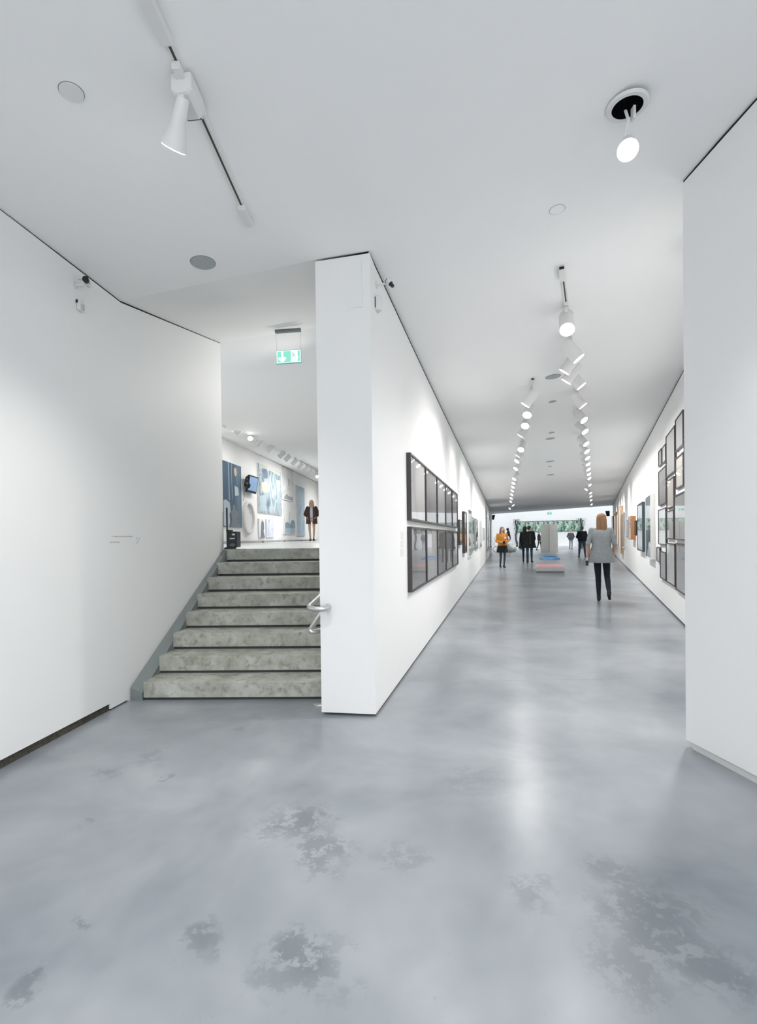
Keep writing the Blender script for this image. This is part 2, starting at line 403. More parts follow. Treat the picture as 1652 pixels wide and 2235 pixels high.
# dark wedges standing in for the shaded gap ends where the hall walls stop
for i, (px, py, Y) in enumerate(((1077.5, 1124, L_END[1]), (1327, 1115, R_END[1]))):
    c = atY(px, py, Y); sg = 1 if i == 0 else -1; m = MB()
    m.prism([c + V(-.11, 0, -.36), c + V(.02 if i == 0 else .11, 0, -.36), c + V(.02 if i == 0 else .11, .2, -.36), c + V(-.11 if i == 0 else -.02, .2, -.36)], [c + V(-.11, 0, 0), c + V(.11, 0, 0), c + V(.11, .2, 0), c + V(-.11, .2, 0)])
    struct('trim_%d' % (7 + i), m, DARKGAP)
# the tall room beyond the hall, daylit through invented roof gaps
BK = V(17.6, 48.6); BDv = V(.948, -.319); BNv = V(-.319, -.948)
def BW(s, z, off=0.): p = BK + BDv * s + BNv * off; return V(p[0], p[1], z)
def slab(name, pts, z0, z1, mt=WALL): mm = MB(); mm.prism([P3(p, z0) for p in pts], [P3(p, z1) for p in pts]); return struct(name, mm, mt)
slab('wall_back', [BW(-22, 0)[:2], BW(18, 0)[:2], BW(18, 0, -.3)[:2], BW(-22, 0, -.3)[:2]], 0, 7.5)
slab('wall_back_left', [BW(-15, 0)[:2], BW(-15, 0, 12)[:2], BW(-15.3, 0, 12)[:2], BW(-15.3, 0)[:2]], 0, 7.5)
slab('wall_back_right', [BW(12, 0)[:2], BW(12, 0, 16)[:2], BW(12.3, 0, 16)[:2], BW(12.3, 0)[:2]], 0, 7.5)
# wall over the end of the hall ceiling, facing the tall room
for i, (o0, o1) in enumerate(((-.4, .8), (5.6, 6.6), (11.4, 16.))):   # unseen roof slabs, gaps shaped to set the room's daylight
    slab('ceiling_back_%d' % (i + 1), [BW(-22, 0, o0)[:2], BW(18, 0, o0)[:2], BW(18, 0, o1)[:2], BW(-22, 0, o1)[:2]], 7.5, 7.7, CEIL)
slab('wall_lintel', [L_END - V(8, -3), R_END + V(6, -2.4), R_END + V(6, -2.7), L_END - V(8, -2.7)], zc(*lerp(L_END, R_END, .5)) + .35, 7.5)

# gallery: floor, picture wall
m = MB(); fl = [S0L + SN * TREAD * 7 + SDIR * (-.3), S0L + SN * TREAD * 7 + SDIR * 3.5, V(9, 40), V(-3, 44), V(-9, 8), V(-6, 6.0)]
fl = [WEND + V(-.02, .03), S0L + SN * (TREAD * 7 + .25) + SDIR * 2.3, PL + DL * 33, V(-1.6, 40), V(-5.6, 7.0), V(-5.4, 6.3)]
m.prism([P3(p, UP - .25) for p in fl], [P3(p, UP) for p in fl]); struct('floor_gallery', m, mat('pale_gallery_floor', rgb(205, 208, 208), .3))
m = MB(); m.loft([[G(s, UP), G(s, gz(s) - .03), G(s, gz(s) - .03, -.2), G(s, UP, -.2)] for s in np.linspace(S1, S2, 20)]); struct('wall_gallery', m, WALL)
m = MB(); m.loft([[G(s, gz(s) - .06, -.03), G(s, gz(s) + .03, -.03), G(s, gz(s) + .03, -.2), G(s, gz(s) - .06, -.2)] for s in np.linspace(S1, S2, 20)]); struct('trim_9', m, GREYGAP)  # grey strip painted as shade in the gap over the gallery wall
slab('ceiling_gallery_far', [V(-2.5, 9.), V(.9, 9.), V(9.5, 41), V(-2.5, 41)], 4.5, 4.6, CEIL)
slab('wall_gallery_end', [V(-3.0, 39.6), V(8.5, 39.8), V(8.5, 40.1), V(-3.0, 40.1)], UP, 4.6)

# ------------------------------------------------------------------ staircase
stairs = bpy.data.objects.new('staircase', None); COL.objects.link(stairs); stairs.location = P3(S0L, 0)
tag(stairs, 'eight raw concrete steps rising between white walls to the upper gallery', None, None, 'structure')
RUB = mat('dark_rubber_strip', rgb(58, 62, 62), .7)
for k in range(NSTEP):
    a = S0L + SN * TREAD * k + SDIR * SLX * k; b = S0R + SN * TREAD * k + SDIR * (.08 * k)
    dpt = TREAD + .06 if k < NSTEP - 1 else .30
    z0, z1 = k * RISE, (k + 1) * RISE
    m = MB(); m.prism([P3(p, z0 + .022) for p in (a, b, b + SN * dpt, a + SN * dpt)], [P3(p, z1) for p in (a, b, b + SN * dpt, a + SN * dpt)])
    o = m.build('step', STEP, stairs, bevel=.004)
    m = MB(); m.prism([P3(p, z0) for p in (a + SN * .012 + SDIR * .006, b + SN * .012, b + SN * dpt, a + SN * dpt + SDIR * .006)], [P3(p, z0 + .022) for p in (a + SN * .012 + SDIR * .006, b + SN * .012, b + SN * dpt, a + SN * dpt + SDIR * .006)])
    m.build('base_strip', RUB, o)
# sloping stringer plate along the left wall
def sl(t, off=0.): p = lerp(BEND + SWD * .02, WEND, t) + NSW * off; return p
m = MB(); A0, A1 = sl(0, .01), sl(1, .01)
W_ = .10
m.prism([P3(A0, 0), P3(A0 + NSW * W_, 0), P3(A1 + NSW * .035, UP - .14), P3(A1, UP - .14)], [P3(A0, .105), P3(A0 + NSW * W_, .06), P3(A1 + NSW * .035, UP - .005), P3(A1, UP + .01)])
o = m.build('stringer', mat('grey_stringer', rgb(126, 134, 134), .5), stairs)
# sloping fill between stringer and steps
m = MB(); m.prism([P3(A0 + NSW * W_ * .8 + SN * .06, 0), P3(S0L + SDIR * .01 + SN * .05, 0), P3(S0L + SN * TREAD * 7 + SDIR * .07, UP - .3), P3(A1 + NSW * .03, UP - .3)],
                  [P3(A0 + NSW * W_ * .8 + SN * .06, .05), P3(S0L + SDIR * .01 + SN * .05, .05), P3(S0L + SN * TREAD * 7 + SDIR * .07, UP - .09), P3(A1 + NSW * .03, UP - .09)])
m.build('side_fill', mat('grey_side_fill', rgb(120, 122, 116), .7), stairs)

# round floor plate by the pillar
c = onz(697, 1537); m = MB(); m.lathe([(.055, 0), (.055, .004), (.048, .006)], c, 24)
tag(m.build('floor_plate', STEEL, None, True), 'small round steel plate in the floor beside the white pillar foot', 'plate')

# handrail wrapping the pillar
def bez(pts, n=8):
    """rounded polyline"""
    out = [np.array(pts[0], float)]
    for i in range(1, len(pts) - 1):
        p, q, s = [np.array(x, float) for x in pts[i - 1:i + 2]]
        a = q + (p - q) * min(.5, .07 / np.linalg.norm(p - q)); b = q + (s - q) * min(.5, .07 / np.linalg.norm(s - q))
        for t in np.linspace(0, 1, n): out.append((1 - t) ** 2 * a + 2 * t * (1 - t) * q + t * t * b)
    out.append(np.array(pts[-1], float)); return out
FD = (PR - PL) / np.linalg.norm(PR - PL); FN = V(FD[1], -FD[0]); FN = FN if FN[1] < 0 else -FN
hr = thing('handrail', P3(PL, .6), 'brushed steel double handrail wrapping round the corner of the white pillar', 'handrail')
zr = .80; slope = RISE / TREAD
side = lambda d, off: PL + DL * d - NL * off
m = MB(); m.tube(bez([P3(PL + FD * .062, zr + .012), P3(PL + FD * .062 + FN * .065, zr), P3(PL - NL * .085 + FN * .065, zr), P3(side(.25, .085), zr + .06), P3(side(1.9, .085), zr + .06 + 1.65 * slope)]), .0205, 14); m.build('upper_rail', STEEL, hr, True)
m = MB(); m.tube(bez([P3(side(.12, -.0), zr - .185), P3(side(.10, .0) - NL * .01, zr - .185), P3(side(-.02, .09), zr - .185), P3(side(.35, .085), zr - .05), P3(side(1.9, .085), zr - .05 + 1.55 * slope)]), .0195, 14); m.build('lower_rail', STEEL, hr, True)
m = MB()
for zz, d in ((zr + .45, .9), (zr + .25, .9)):
    m = MB(); m.tube([P3(side(d, 0), zz - .05), P3(side(d, .085), zz)], .008, 8); m.build('wall_bracket', STEEL, hr, True)

# ------------------------------------------------------------------ track lighting
def aim_quat(d): return Vector((0, 0, -1)).rotation_difference(Vector(d).normalized())
class LampKit:
    def __init__(s):
        a = MB(); a.box((0, 0, -.028), (.034, .15, .03)); a.box((0, .03, -.055), (.03, .05, .03)); s.adapter = a.mesh('adapter'); s.adapter.materials.append(WHITE)
        y = MB(); y.tube([(0, .03, -.06), (0, .03, -.125)], .009, 8); y.box((0, .03, -.125), (.03, .02, .02)); s.yoke = y.mesh('yoke', (0, 0, 0), True); s.yoke.materials.append(WHITE)
        b = MB(); b.lathe([(.025, .10), (.064, .096), (.067, .088), (.067, -.06), (.071, -.13), (.0715, -.14), (.064, -.14), (.058, -.125)], (0, 0, 0), 20); s.body = b.mesh('lamp_body', (0, 0, 0), True); s.body.materials.append(WHITE)
        l = MB(); l.lathe([(.0635, -.136), (.062, -.140), (.035, -.143), (.004, -.144)], (0, 0, 0), 20); s.lens = l.mesh('lens', (0, 0, 0), True); s.lens.materials.append(LENS)
        v = MB()
        for sx in (-.008, .008): v.box((sx, -.045, -.0435), (.007, .012, .002))
        v.box((0, -.06, -.0435), (.026, .004, .002)); s.slot = v.mesh('slot'); s.slot.materials.append(GREYM)
KIT = LampKit()
def spot(parent, power, size=75, blend=.9, rad=.05, loc=(0, 0, -.16), col=(1, .975, .94)):
    ld = bpy.data.lights.new('bulb', 'SPOT'); ld.energy = power; ld.spot_size = math.radians(size); ld.spot_blend = blend; ld.shadow_soft_size = rad; ld.color = col
    lo = bpy.data.objects.new('bulb', ld); COL.objects.link(lo); lo.parent = parent; lo.location = loc; return lo
def link(name, me, parent, loc=(0, 0, 0), quat=None):
    o = bpy.data.objects.new(name, me); COL.objects.link(o); o.parent = parent; o.location = loc
    if quat is not None: o.rotation_mode = 'QUATERNION'; o.rotation_quaternion = quat
    return o
def track_lamp(P, rz, aim, label, group, power, size=75, beam=None):
    """spotlight on a track; P = underside of the ceiling, aim = world direction"""
    t = thing('track_spotlight', P, label, 'spotlight', group, rz)
    q = Quaternion((0, 0, 1), -rz) @ Quaternion(aim_quat(aim))
    ad = link('adapter', KIT.adapter, t); link('slot', KIT.slot, ad); link('yoke', KIT.yoke, t)
    body = link('lamp_body', KIT.body, t, (0, .03, -.15), q)
    link('lens', KIT.lens, body)
    if power > 0:
        b_ = spot(body, power, size)
        if beam is not None:     # the beam leaves the lamp a little steeper than the housing
            b_.rotation_mode = 'QUATERNION'; b_.rotation_quaternion = q.inverted() @ Quaternion((0, 0, 1), -rz) @ Quaternion(aim_quat(beam))
    return t
def rail(P0, P1, zfun, name, label, n=16, slots=True):
    """white ceiling track with a dark groove along its underside"""
    t = thing(name, P3(P0, zfun(*P0) - .03), label, 'light track')
    d = (P1 - P0) / np.linalg.norm(P1 - P0); nn = V(d[1], -d[0]); body = MB(); gr = MB()
    def prof(p, w, a, b): z = zfun(*p); return [P3(p - nn * w, z - a), P3(p + nn * w, z - a), P3(p + nn * w, z - b), P3(p - nn * w, z - b)]
    us = np.linspace(0, 1, n)
    body.loft([prof(lerp(P0, P1, u), .018, -.01, .0125) for u in us]); body.build('rail_body', WHITE, t)
    gr.loft([prof(lerp(P0, P1, u), (.006), .011, .0129) for u in us]); gr.build('groove', mat('track_groove', rgb(70, 68, 62), .6), t)
    return t
def ordinal(i):
    w1 = 'first second third fourth fifth sixth seventh eighth ninth tenth eleventh twelfth thirteenth fourteenth fifteenth sixteenth seventeenth eighteenth nineteenth twentieth'.split()
    if i < 20: return w1[i]
    return 'twenty-' + w1[i - 20]
R0 = V(1.47, 3.99); L0 = V(2.07, 6.70)
rail(R0, R0 + DR * 35, zc, 'light_track', 'white ceiling track nearer the right-hand hall wall', 40)
rail(L0, L0 + DL * 27.5, zc, 'light_track', 'white ceiling track nearer the left-hand hall wall', 40)
# dark open end of the near right-hand track and its feed cover
for (P, D, lab) in ((R0, DR, 'white track end cover at the near end of the right hall track'), (L0, DL, 'white track end cover at the near end of the left hall track')):
    z = zc(*P); ax = (V(D[1], -D[0], 0), V(D[0], D[1], 0), V(0, 0, 1)); c = P3(P + D * .09, z - .022)
    t = thing('track_end_cover', P3(P, z - .04), lab, 'track cover'); m = MB(); m.box(c, (.044, .2, .03), ax); m.build('cover', WHITE, t, bevel=.003)
    m = MB(); m.box(c - V(D[0], D[1], 0) * .101, (.036, .004, .02), ax); m.build('opening', DARKGAP, t)
def find_s(P, D, y, drop=.28):
    lo, hi = 0., 36.
    for _ in range(40):
        mid = (lo + hi) / 2; p = P + D * mid; yy = proj((p[0], p[1], zc(*p) - drop))[1]
        if yy < y: lo = mid
        else: hi = mid
    return lo
RIGHT = [(735, 'C'), (791, 'R'), (815, 'L'), (836, 'L'), (850, 'R'), (892, 'R'), (925, 'R'), (949, 'R'), (975, 'R'), (991, 'R'), (1005, 'R'), (1018, 'R'), (1029, 'R'), (1039, 'R'), (1048, 'R'), (1062, 'R'), (1071, 'L'), (1079, 'R'), (1086, 'R'), (1094, 'R'), (1103, 'R')]
LEFT = [(888, 'L'), (914, 'C'), (937, 'C'), (955, 'L'), (987, 'C'), (998, 'L'), (1011, 'L'), (1027, 'L'), (1049, 'L'), (1058, 'L'), (1066, 'L'), (1074, 'L'), (1082, 'L'), (1090, 'L'), (1097, 'L'), (1105, 'R'), (1112, 'L')]
def hall_row(P, D, N, rows, ang, side_name):
    for i, (y, kind) in enumerate(rows):
        s = find_s(P, D, y, .30) if kind != 'C' else find_s(P, D, y, .30); p = P + D * s
        out = (V(N[0], N[1]) if (kind == 'R') else None)
        if kind == 'R': hv = -NR if side_name == 'right' else NL * 1.0
        elif kind == 'L': hv = -NL if side_name == 'left' else NR * 1.0
        else: hv = (V(-.18, -.55) if side_name == 'right' else V(-.35, -.5))
        aim = V(hv[0], hv[1], -1.0 if kind != 'C' else -.72)
        if kind != 'C': aim[:2] *= .75; aim[:2] += D * (.1 if i < 6 else -.45)
        beam = V(hv[0] * .72, hv[1] * .72, -1.) if kind != 'C' else aim
        pw = TRACK_W * (.4 if kind == 'C' else (.82 + 1.15 * i / len(rows)))
        track_lamp(P3(p, zc(*p)), -ang, aim, 'white spotlight, %s from the near end of the %s-hand hall track' % (ordinal(i), side_name), 'spotlights on the %s-hand hall track' % side_name, pw, 120 if kind != 'C' else 100, beam)
hall_row(R0, DR, NR, RIGHT, angR, 'right')
hall_row(L0, DL, NL, LEFT, angL, 'left')
# lamp hidden behind the near right-hand wall, washing the hall's corner
p = V(2.45, 3.75); track_lamp(P3(p, zc(*p)), 0, (-.2, .05, -1), 'white spotlight tucked behind the near right-hand wall', None, TRACK_W * 2.6, 140)

# lobby track with the large spotlight and its gear box
T0 = onplane(345, 60, (0, 3.7, 3.40), (-.05, .02, 1))[:2]; T1 = onplane(547, 489, (0, 3.7, zc(-.8, 3.28) + .04), (-.05, .02, 1))[:2]
T1 = V(-.806, 3.29); T0 = V(-.885, 1.3)
TD = (T1 - T0) / np.linalg.norm(T1 - T0); TX = V(TD[1], -TD[0]); AX = (V(TX[0], TX[1], 0), V(TD[0], TD[1], 0), V(0, 0, 1))
for k, y_ in enumerate((.6, -.6, -1.8)):  # unseen fill lamps added behind the camera to brighten the lobby
    p = T0 + (T1 - T0) * ((y_ - T0[1]) / (T1[1] - T0[1])); track_lamp(P3(p, zc(*p)), 0, (.15, .2, -1), 'white spotlight on the lobby track, %s behind the large one' % ordinal(k), 'lobby track spotlights', TRACK_W * 1.3, 115)
rail(V(-1.01, -2.2), T1, zc, 'light_track', 'white ceiling track with dark groove above the stairs side of the lobby', 12)
def tp(Y, dz=0., dx=0.): u = (Y - T0[1]) / (T1[1] - T0[1]); p = lerp(T0, T1, u) + TX * dx; return P3(p, zc(*p) + dz)
c = tp(3.2, -.02); t = thing('track_end_cover', c - V(0, 0, .02), 'white end cover at the far end of the lobby track', 'track cover'); m = MB(); m.box(c, (.046, .18, .032), AX); m.build('cover', WHITE, t, bevel=.003)
m = MB(); m.box(c + AX[1] * .092, (.036, .004, .018), AX); m.build('opening', DARKGAP, t)
c = tp(2.01, -.02); t = thing('track_joint_cover', c - V(0, 0, .02), 'white joint cover on the lobby track at the top of the picture', 'track cover'); m = MB(); m.box(c, (.052, .22, .034), AX); m.build('cover', WHITE, t, bevel=.003)
big = thing('gallery_spotlight', tp(2.32, -.09), 'large white conical spotlight with gear box hanging from the lobby track', 'spotlight')
m = MB()
def octo(Yc, hw, zt, zb, ch=.02): 
    return [tp(Yc, zt, -hw), tp(Yc, zb + ch, -hw), tp(Yc, zb, -hw + ch), tp(Yc, zb, hw - ch), tp(Yc, zb + ch, hw), tp(Yc, zt, hw)]
m.loft([octo(2.25, .044, -.016, -.10), octo(2.262, .047, -.016, -.104), octo(2.39, .047, -.016, -.104), octo(2.45, .04, -.016, -.055)]); gb = m.build('gear_box', WHITE, big, bevel=.002)
m = MB()
for i in range(10):
    for j in range(3):
        u = (i - 4.5) * .0066; m.box(tp(2.398 + j * .009, -.0975 + j * .0073, u), (.0035, .004, .004), AX)
m.build('vent_hole', mat('vent_dark', rgb(110, 110, 108), .8), gb); 
m = MB(); m.box(tp(2.228, -.03), (.036, .06, .035), AX); m.build('adapter', WHITE, big, bevel=.002)
H0 = tp(2.30, -.11); H1 = atY(379, 322, 2.375)
H0 = atY(400, 215, 2.27)
m = MB(); m.tube([tp(2.262, -.08), H0 + (H1 - H0) * .06], .011, 10); m.build('yoke', WHITE, big, True)
ax_ = (H1 - H0); Lh = np.linalg.norm(ax_); ax_ = ax_ / Lh
m = MB(); m.tube([H0 - ax_ * .005, H0, H0 + ax_ * Lh * .45, H0 + ax_ * Lh * .62, H0 + ax_ * Lh * .99, H1], [.022, .026, .031, .037, .060, .061], 24); m.build('lamp_body', WHITE, big, True)
m = MB(); m.tube([H1 - ax_ * .002, H1 + ax_ * .004], [.057, .054], 24); m.build('lens', LENS, big, True)
ls = spot(big, TRACK_W * 1.2, 110, .8, .06, tuple(H1 + ax_ * .02 - wloc(big))); ls.rotation_mode = 'QUATERNION'; ls.rotation_quaternion = aim_quat(ax_ * .25 + V(-.05, 0, -1))

# pivoting downlight near the right-hand wall
C = V(1.302, 2.605); zd = zc(*C); C = onplane(1369, 232, (C[0], C[1], zd), (-.05, .03, 1)); zd = C[2]
dl = thing('pivoting_downlight', C - V(0, 0, .03), 'glowing pivoting downlight hanging out of a black ceiling recess', 'ceiling light')
m = MB(); m.lathe([(.073, .004), (.073, -.008), (.092, -.008), (.1, 0), (.1, .004)], C, 40, False); m.build('trim_ring', WHITE, dl, True)
m = MB(); m.lathe([(.0735, -.0045), (.073, -.005), (.002, -.005)], C, 40); m.build('recess', mat('black_recess', (.002, .002, .003, 1), .8, 0., .02), dl)
E1 = atY(1370, 328, C[1] - .03)
m = MB(); m.tube([C + V(.0, .02, -.004), C + V(.01, .01, -.06), E1 + V(.01, .06, .1)], .0075, 8); m.box(C + V(.03, 0, -.035), (.012, .03, .07)); m.build('bracket', WHITE, dl, True)
ad = (CAM - E1); ad = ad / np.linalg.norm(ad); ad = ad + V(.05, .1, -.25); ad /= np.linalg.norm(ad)
m = MB(); m.tube([E1 - ad * .13, E1 - ad * .12, E1 - ad * .04, E1 - ad * .002], [.025, .036, .042, .05], 24); m.build('lamp_body', WHITE, dl, True)
m = MB(); m.tube([E1 - ad * .004, E1 + ad * .006], [.047, .044], 24); m.build('lens', LENS, dl, True)
ls = spot(dl, TRACK_W * 1.0, 120, .8, .05, tuple(E1 + ad * .03 - wloc(dl))); ls.rotation_mode = 'QUATERNION'; ls.rotation_quaternion = aim_quat(ad + V(0, 0, -.6))

# round plates, grilles and detectors in the ceiling
def ceil_disc(name, px, rad, mt, label, cat, th=.006, ring=True):
    P = V(*onz(px[0], px[1], 3.4)[:2])
    for _ in range(12):
        P = onz(px[0], px[1], zc(*P))[:2]
    c = P3(P, zc(*P)); e = .002; gx = (zc(P[0] + .1, P[1]) - zc(P[0] - .1, P[1])) / .2; gy = (zc(P[0], P[1] + .1) - zc(P[0], P[1] - .1)) / .2
    t = thing(name, c - V(0, 0, th), label, cat)
    def disc(r_, z0, z1): return [[c + V(r_[i] * math.cos(a), r_[i] * math.sin(a), gx * r_[i] * math.cos(a) + gy * r_[i] * math.sin(a) - (z0, z1)[i]) for a in np.linspace(0, 2 * math.pi, 32, endpoint=False)] for i in (0, 1)]
    m = MB(); m.loft(disc((rad, rad * .985), -.004, th)); m.build('plate', mt, t)
    if ring: m = MB(); m.loft(disc((rad * 1.05, rad * 1.05), -.004, .002)); m.build('joint_ring', mat('joint_grey', rgb(150, 150, 150), .7), t)
    return t
GRILLE = mat('speaker_grille', rgb(172, 178, 178), .7, noise=(300., .25))
ceil_disc('ceiling_access_plate', (156, 200), .05, WHITE, 'round white cover plate in the ceiling over the left wall', 'ceiling plate')
ceil_disc('ceiling_speaker', (443, 573), .085, GRILLE, 'round grey speaker grille in the ceiling before the stairs', 'speaker')
ceil_disc('ceiling_access_plate', (1216, 457), .048, CEIL, 'round flush cover plate in the ceiling at the hall entrance', 'ceiling plate', .003)
ceil_disc('ceiling_speaker', (1207, 822), .095, GRILLE, 'round grey speaker grille between the two hall light tracks', 'speaker')
for i, (px, rad) in enumerate((((1206, 876), .06), ((1204, 944), .06), ((1201, 957), .1), ((1200, 1007), .12), ((1200, 1018), .06), ((1201, 1036), .12))):
    ceil_disc('ceiling_plate', px, rad, GRILLE, 'small round grey plate, %s one down the middle of the hall ceiling beyond the speaker' % ordinal(i), 'ceiling plate', .006, False)
# small slot plate in the ceiling over the stairs
c = atY(575, 689, 5.2); m = MB(); m.box(c, (.08, .05, .012)); tag(m.build('ceiling_sensor', WHITE), 'small white slot-shaped plate on the ceiling above the stairs', 'sensor')

# exit sign over the top of the stairs
YS = 5.72
bar0, bar1 = atY(600.5, 724, YS), atY(656.5, 720, YS)
q = [atY(602.5, 766, YS), atY(657, 762.2, YS), atY(657.5, 791, YS), atY(603.2, 795, YS)]
ex = thing('exit_sign', (q[3] + q[2]) / 2, 'lit green and white escape sign with arrow and running figure over the stairs', 'sign')
d = (bar1 - bar0) / np.linalg.norm(bar1 - bar0); m = MB(); m.box((bar0 + bar1) / 2, (np.linalg.norm(bar1 - bar0), .05, .028), (d, V(0, 1, 0), np.cross(d, V(0, 1, 0)))); m.build('mounting_bar', GREYM, ex)
m = MB()
for a, b in ((bar0, q[0]), (bar1, q[1])): m.tube([a + (b - a) * .0 + d * (.008 if a is bar0 else -.008), b + d * (.008 if a is bar0 else -.008)], .0012, 6)
m.build('wire', mat('sign_wire', rgb(165, 172, 172), .4), ex)
def sg(u, v, off=0.): p = lerp(lerp(q[0], q[1], u), lerp(q[3], q[2], u), v); return p + V(0, -off, 0)
m = MB(); m.prism([sg(0, 0, -.02), sg(1, 0, -.02), sg(1, 1, -.02), sg(0, 1, -.02)], [sg(0, 0), sg(1, 0), sg(1, 1), sg(0, 1)]); m.build('panel', mat('sign_edge', rgb(120, 190, 190), .4, emit=rgb(120, 200, 195), es=.1), ex)
SGW = mat('sign_white', (.9, .9, .9, 1), .4, emit=(.92, 1, .98, 1), es=.28); SGG = mat('sign_green', rgb(120, 214, 190), .4, emit=rgb(140, 220, 200), es=.3)
def poly(pts, off): mm = MB(); mm.add([sg(u, v, off) for u, v in pts] + [sg(u, v, off - .001) for u, v in pts], [tuple(range(len(pts)))] + [(i, (i + 1) % len(pts), len(pts) + (i + 1) % len(pts), len(pts) + i) for i in range(len(pts))]); return mm
poly([(.015, .03), (.985, .03), (.985, .95), (.015, .95)], .0015).build('white_face', SGW, ex)
poly([(.05, .08), (.95, .08), (.95, .90), (.05, .90)], .003).build('green_field', SGG, ex)
poly([(.20, .08), (.29, .08), (.29, .56), (.34, .50), (.40, .56), (.40, .66), (.28, .88), (.21, .88), (.09, .66), (.09, .56), (.15, .50), (.20, .56)], .0045).build('arrow', SGW, ex)
poly([(.59, .08), (.86, .08), (.86, .55), (.90, .62), (.86, .70), (.86, .90), (.59, .90)], .0045).build('doorway', SGW, ex)
poly([(.64, .18), (.665, .15), (.69, .18), (.68, .23), (.72, .30), (.77, .50), (.80, .56), (.78, .58), (.745, .53), (.715, .42), (.69, .55), (.63, .62), (.62, .58), (.665, .50), (.67, .34), (.645, .30), (.66, .26)], .006).build('running_figure', mat('sign_figure', rgb(190, 232, 222), .4, emit=rgb(190, 235, 222), es=.15), ex)
# far exit sign at the end of the hall
c = atY(1199, 1120.5, lerp(L_END, R_END, .5)[1] - .6); t = thing('exit_sign', c - V(0, 0, .12), 'small lit green exit sign hanging at the far end of the hall', 'sign'); m = MB(); m.box(c, (.36, .04, .2)); m.build('panel', SGW, t)
m = MB(); m.box(c + V(-.09, -.022, 0), (.14, .006, .16)); m.build('green_field', SGG, t); m = MB(); m.box(c + V(.09, -.022, 0), (.12, .006, .16)); m.build('green_field', SGG, t)
m = MB(); m.tube([c + V(0, 0, .09), P3(c, max(c[2] + .12, zc(c[0], c[1])))], .008, 6); m.build('rod', WHITE, t)

# ------------------------------------------------------------------ cameras and detectors on the walls
def wall_cam(P, n, right, label, big_head):
    """bracket camera: P on the wall, n = wall normal (2D), right = horizontal unit (2D)"""
    n = V(n[0], n[1], 0); h = V(right[0], right[1], 0); up_ = V(0, 0, 1)
    t = thing('security_camera', P, label, 'camera')
    m = MB(); m.tube([P + n * .0, P + n * .008], .026, 20); m.build('wall_plate', WHITE, t, True)
    m = MB(); m.tube([P + n * .008, P + n * .075], .008, 12); m.tube([P + n * .075, P + n * .075 + up_ * .022], .006, 10); m.build('arm', WHITE, t, True)
    hc = P + n * .075 + up_ * .035
    return t, hc, n, h, up_
nL = V(NLW[0], NLW[1]); 
def on_left(x, y, off=0.): return onplane(x, y, P3(BEND + nL * off, 0), (nL[0], nL[1], 0))
t, hc, n, h, u = wall_cam(on_left(163, 623), nL, LW_DIR, 'small camera with black round lens on bracket at the top of the left wall', True)
tc_ = atY(188, 612, hc[1]); dd = V(.25, -.9, .1); dd /= np.linalg.norm(dd)
m = MB(); m.tube([tc_ - dd * .07, tc_ - dd * .005], [.016, .018], 16); m.build('camera_body', WHITE, t, True)
m = MB(); m.tube([tc_ - dd * .006, tc_ + dd * .02], [.021, .021], 18); m.build('lens_hood', BLACK, t, True)
m = MB(); m.tube([tc_ + dd * .0 + V(.012, 0, -.012), tc_ + V(.028, 0, -.024)], .003, 6); m.tube([tc_ - dd * .01 + V(-.015, 0, .004), tc_ + V(-.06, .01, .015)], .0022, 6); m.build('cable', GREYM, t, True)
m = MB(); m.tube([tc_ - dd * .03, hc - V(0, 0, .012)], .006, 8); m.build('joint', STEEL, t, True)
c = on_left(172, 667); t = thing('motion_sensor', c - V(0, 0, .05), 'white motion detector below the camera on the left wall', 'sensor'); n3 = V(nL[0], nL[1], 0); h3 = V(LW_DIR[0], LW_DIR[1], 0)
m = MB(); m.box(c + n3 * .014, (.05, .028, .085), (h3, n3, V(0, 0, 1))); m.build('housing', WHITE, t, bevel=.008)
m = MB(); m.box(c + n3 * .03 - V(0, 0, .012), (.034, .012, .04), (h3, n3, V(0, 0, 1))); m.build('window', mat('sensor_window', rgb(196, 198, 200), .25), t, bevel=.004)
m = MB(); m.box(c + n3 * .006 + h3 * .028 + V(0, 0, .02), (.008, .012, .02), (h3, n3, V(0, 0, 1))); m.build('cable_entry', BLACK, t)
nH = NL
def on_hall_left(x, y, off=0.): return onplane(x, y, P3(PR + NL * off, 0), (NL[0], NL[1], 0))
t, hc, n, h, u = wall_cam(on_hall_left(820.5, 622), NL, DL, 'small white camera with black lens on bracket high on the pillar side', False)
tc_ = atY(846, 612, hc[1]); dd = atY(862, 630, hc[1] - .02) - tc_; dd /= np.linalg.norm(dd)
m = MB(); m.tube([tc_ - dd * .02, tc_ + dd * .035], [.02, .02], 12); m.box(tc_ - V(.004, 0, -.006), (.03, .03, .028)); m.build('camera_body', WHITE, t, bevel=.003)
m = MB(); m.tube([tc_ + dd * .036, tc_ + dd * .068], [.015, .013], 14); m.tube([tc_ + dd * .036, tc_ + dd * .04], [.018, .018], 14); m.build('lens_hood', BLACK, t, True)
m = MB(); m.tube([tc_ - dd * .01 + V(.0, -.02, .0), tc_ + V(-.02, -.025, -.02), tc_ + V(-.015, -.02, -.035)], .003, 6); m.build('cable', GREYM, t, True)
m = MB(); m.tube([tc_ + V(-.01, 0, 0), hc - V(0, 0, .012)], .007, 8); m.build('joint', STEEL, t, True)
c = on_hall_left(820.5, 664); t = thing('motion_sensor', c - V(0, 0, .06), 'white rounded detector below the camera on the pillar side', 'sensor')
m = MB(); hh = V(DL[0], DL[1], 0); nn = V(NL[0], NL[1], 0)
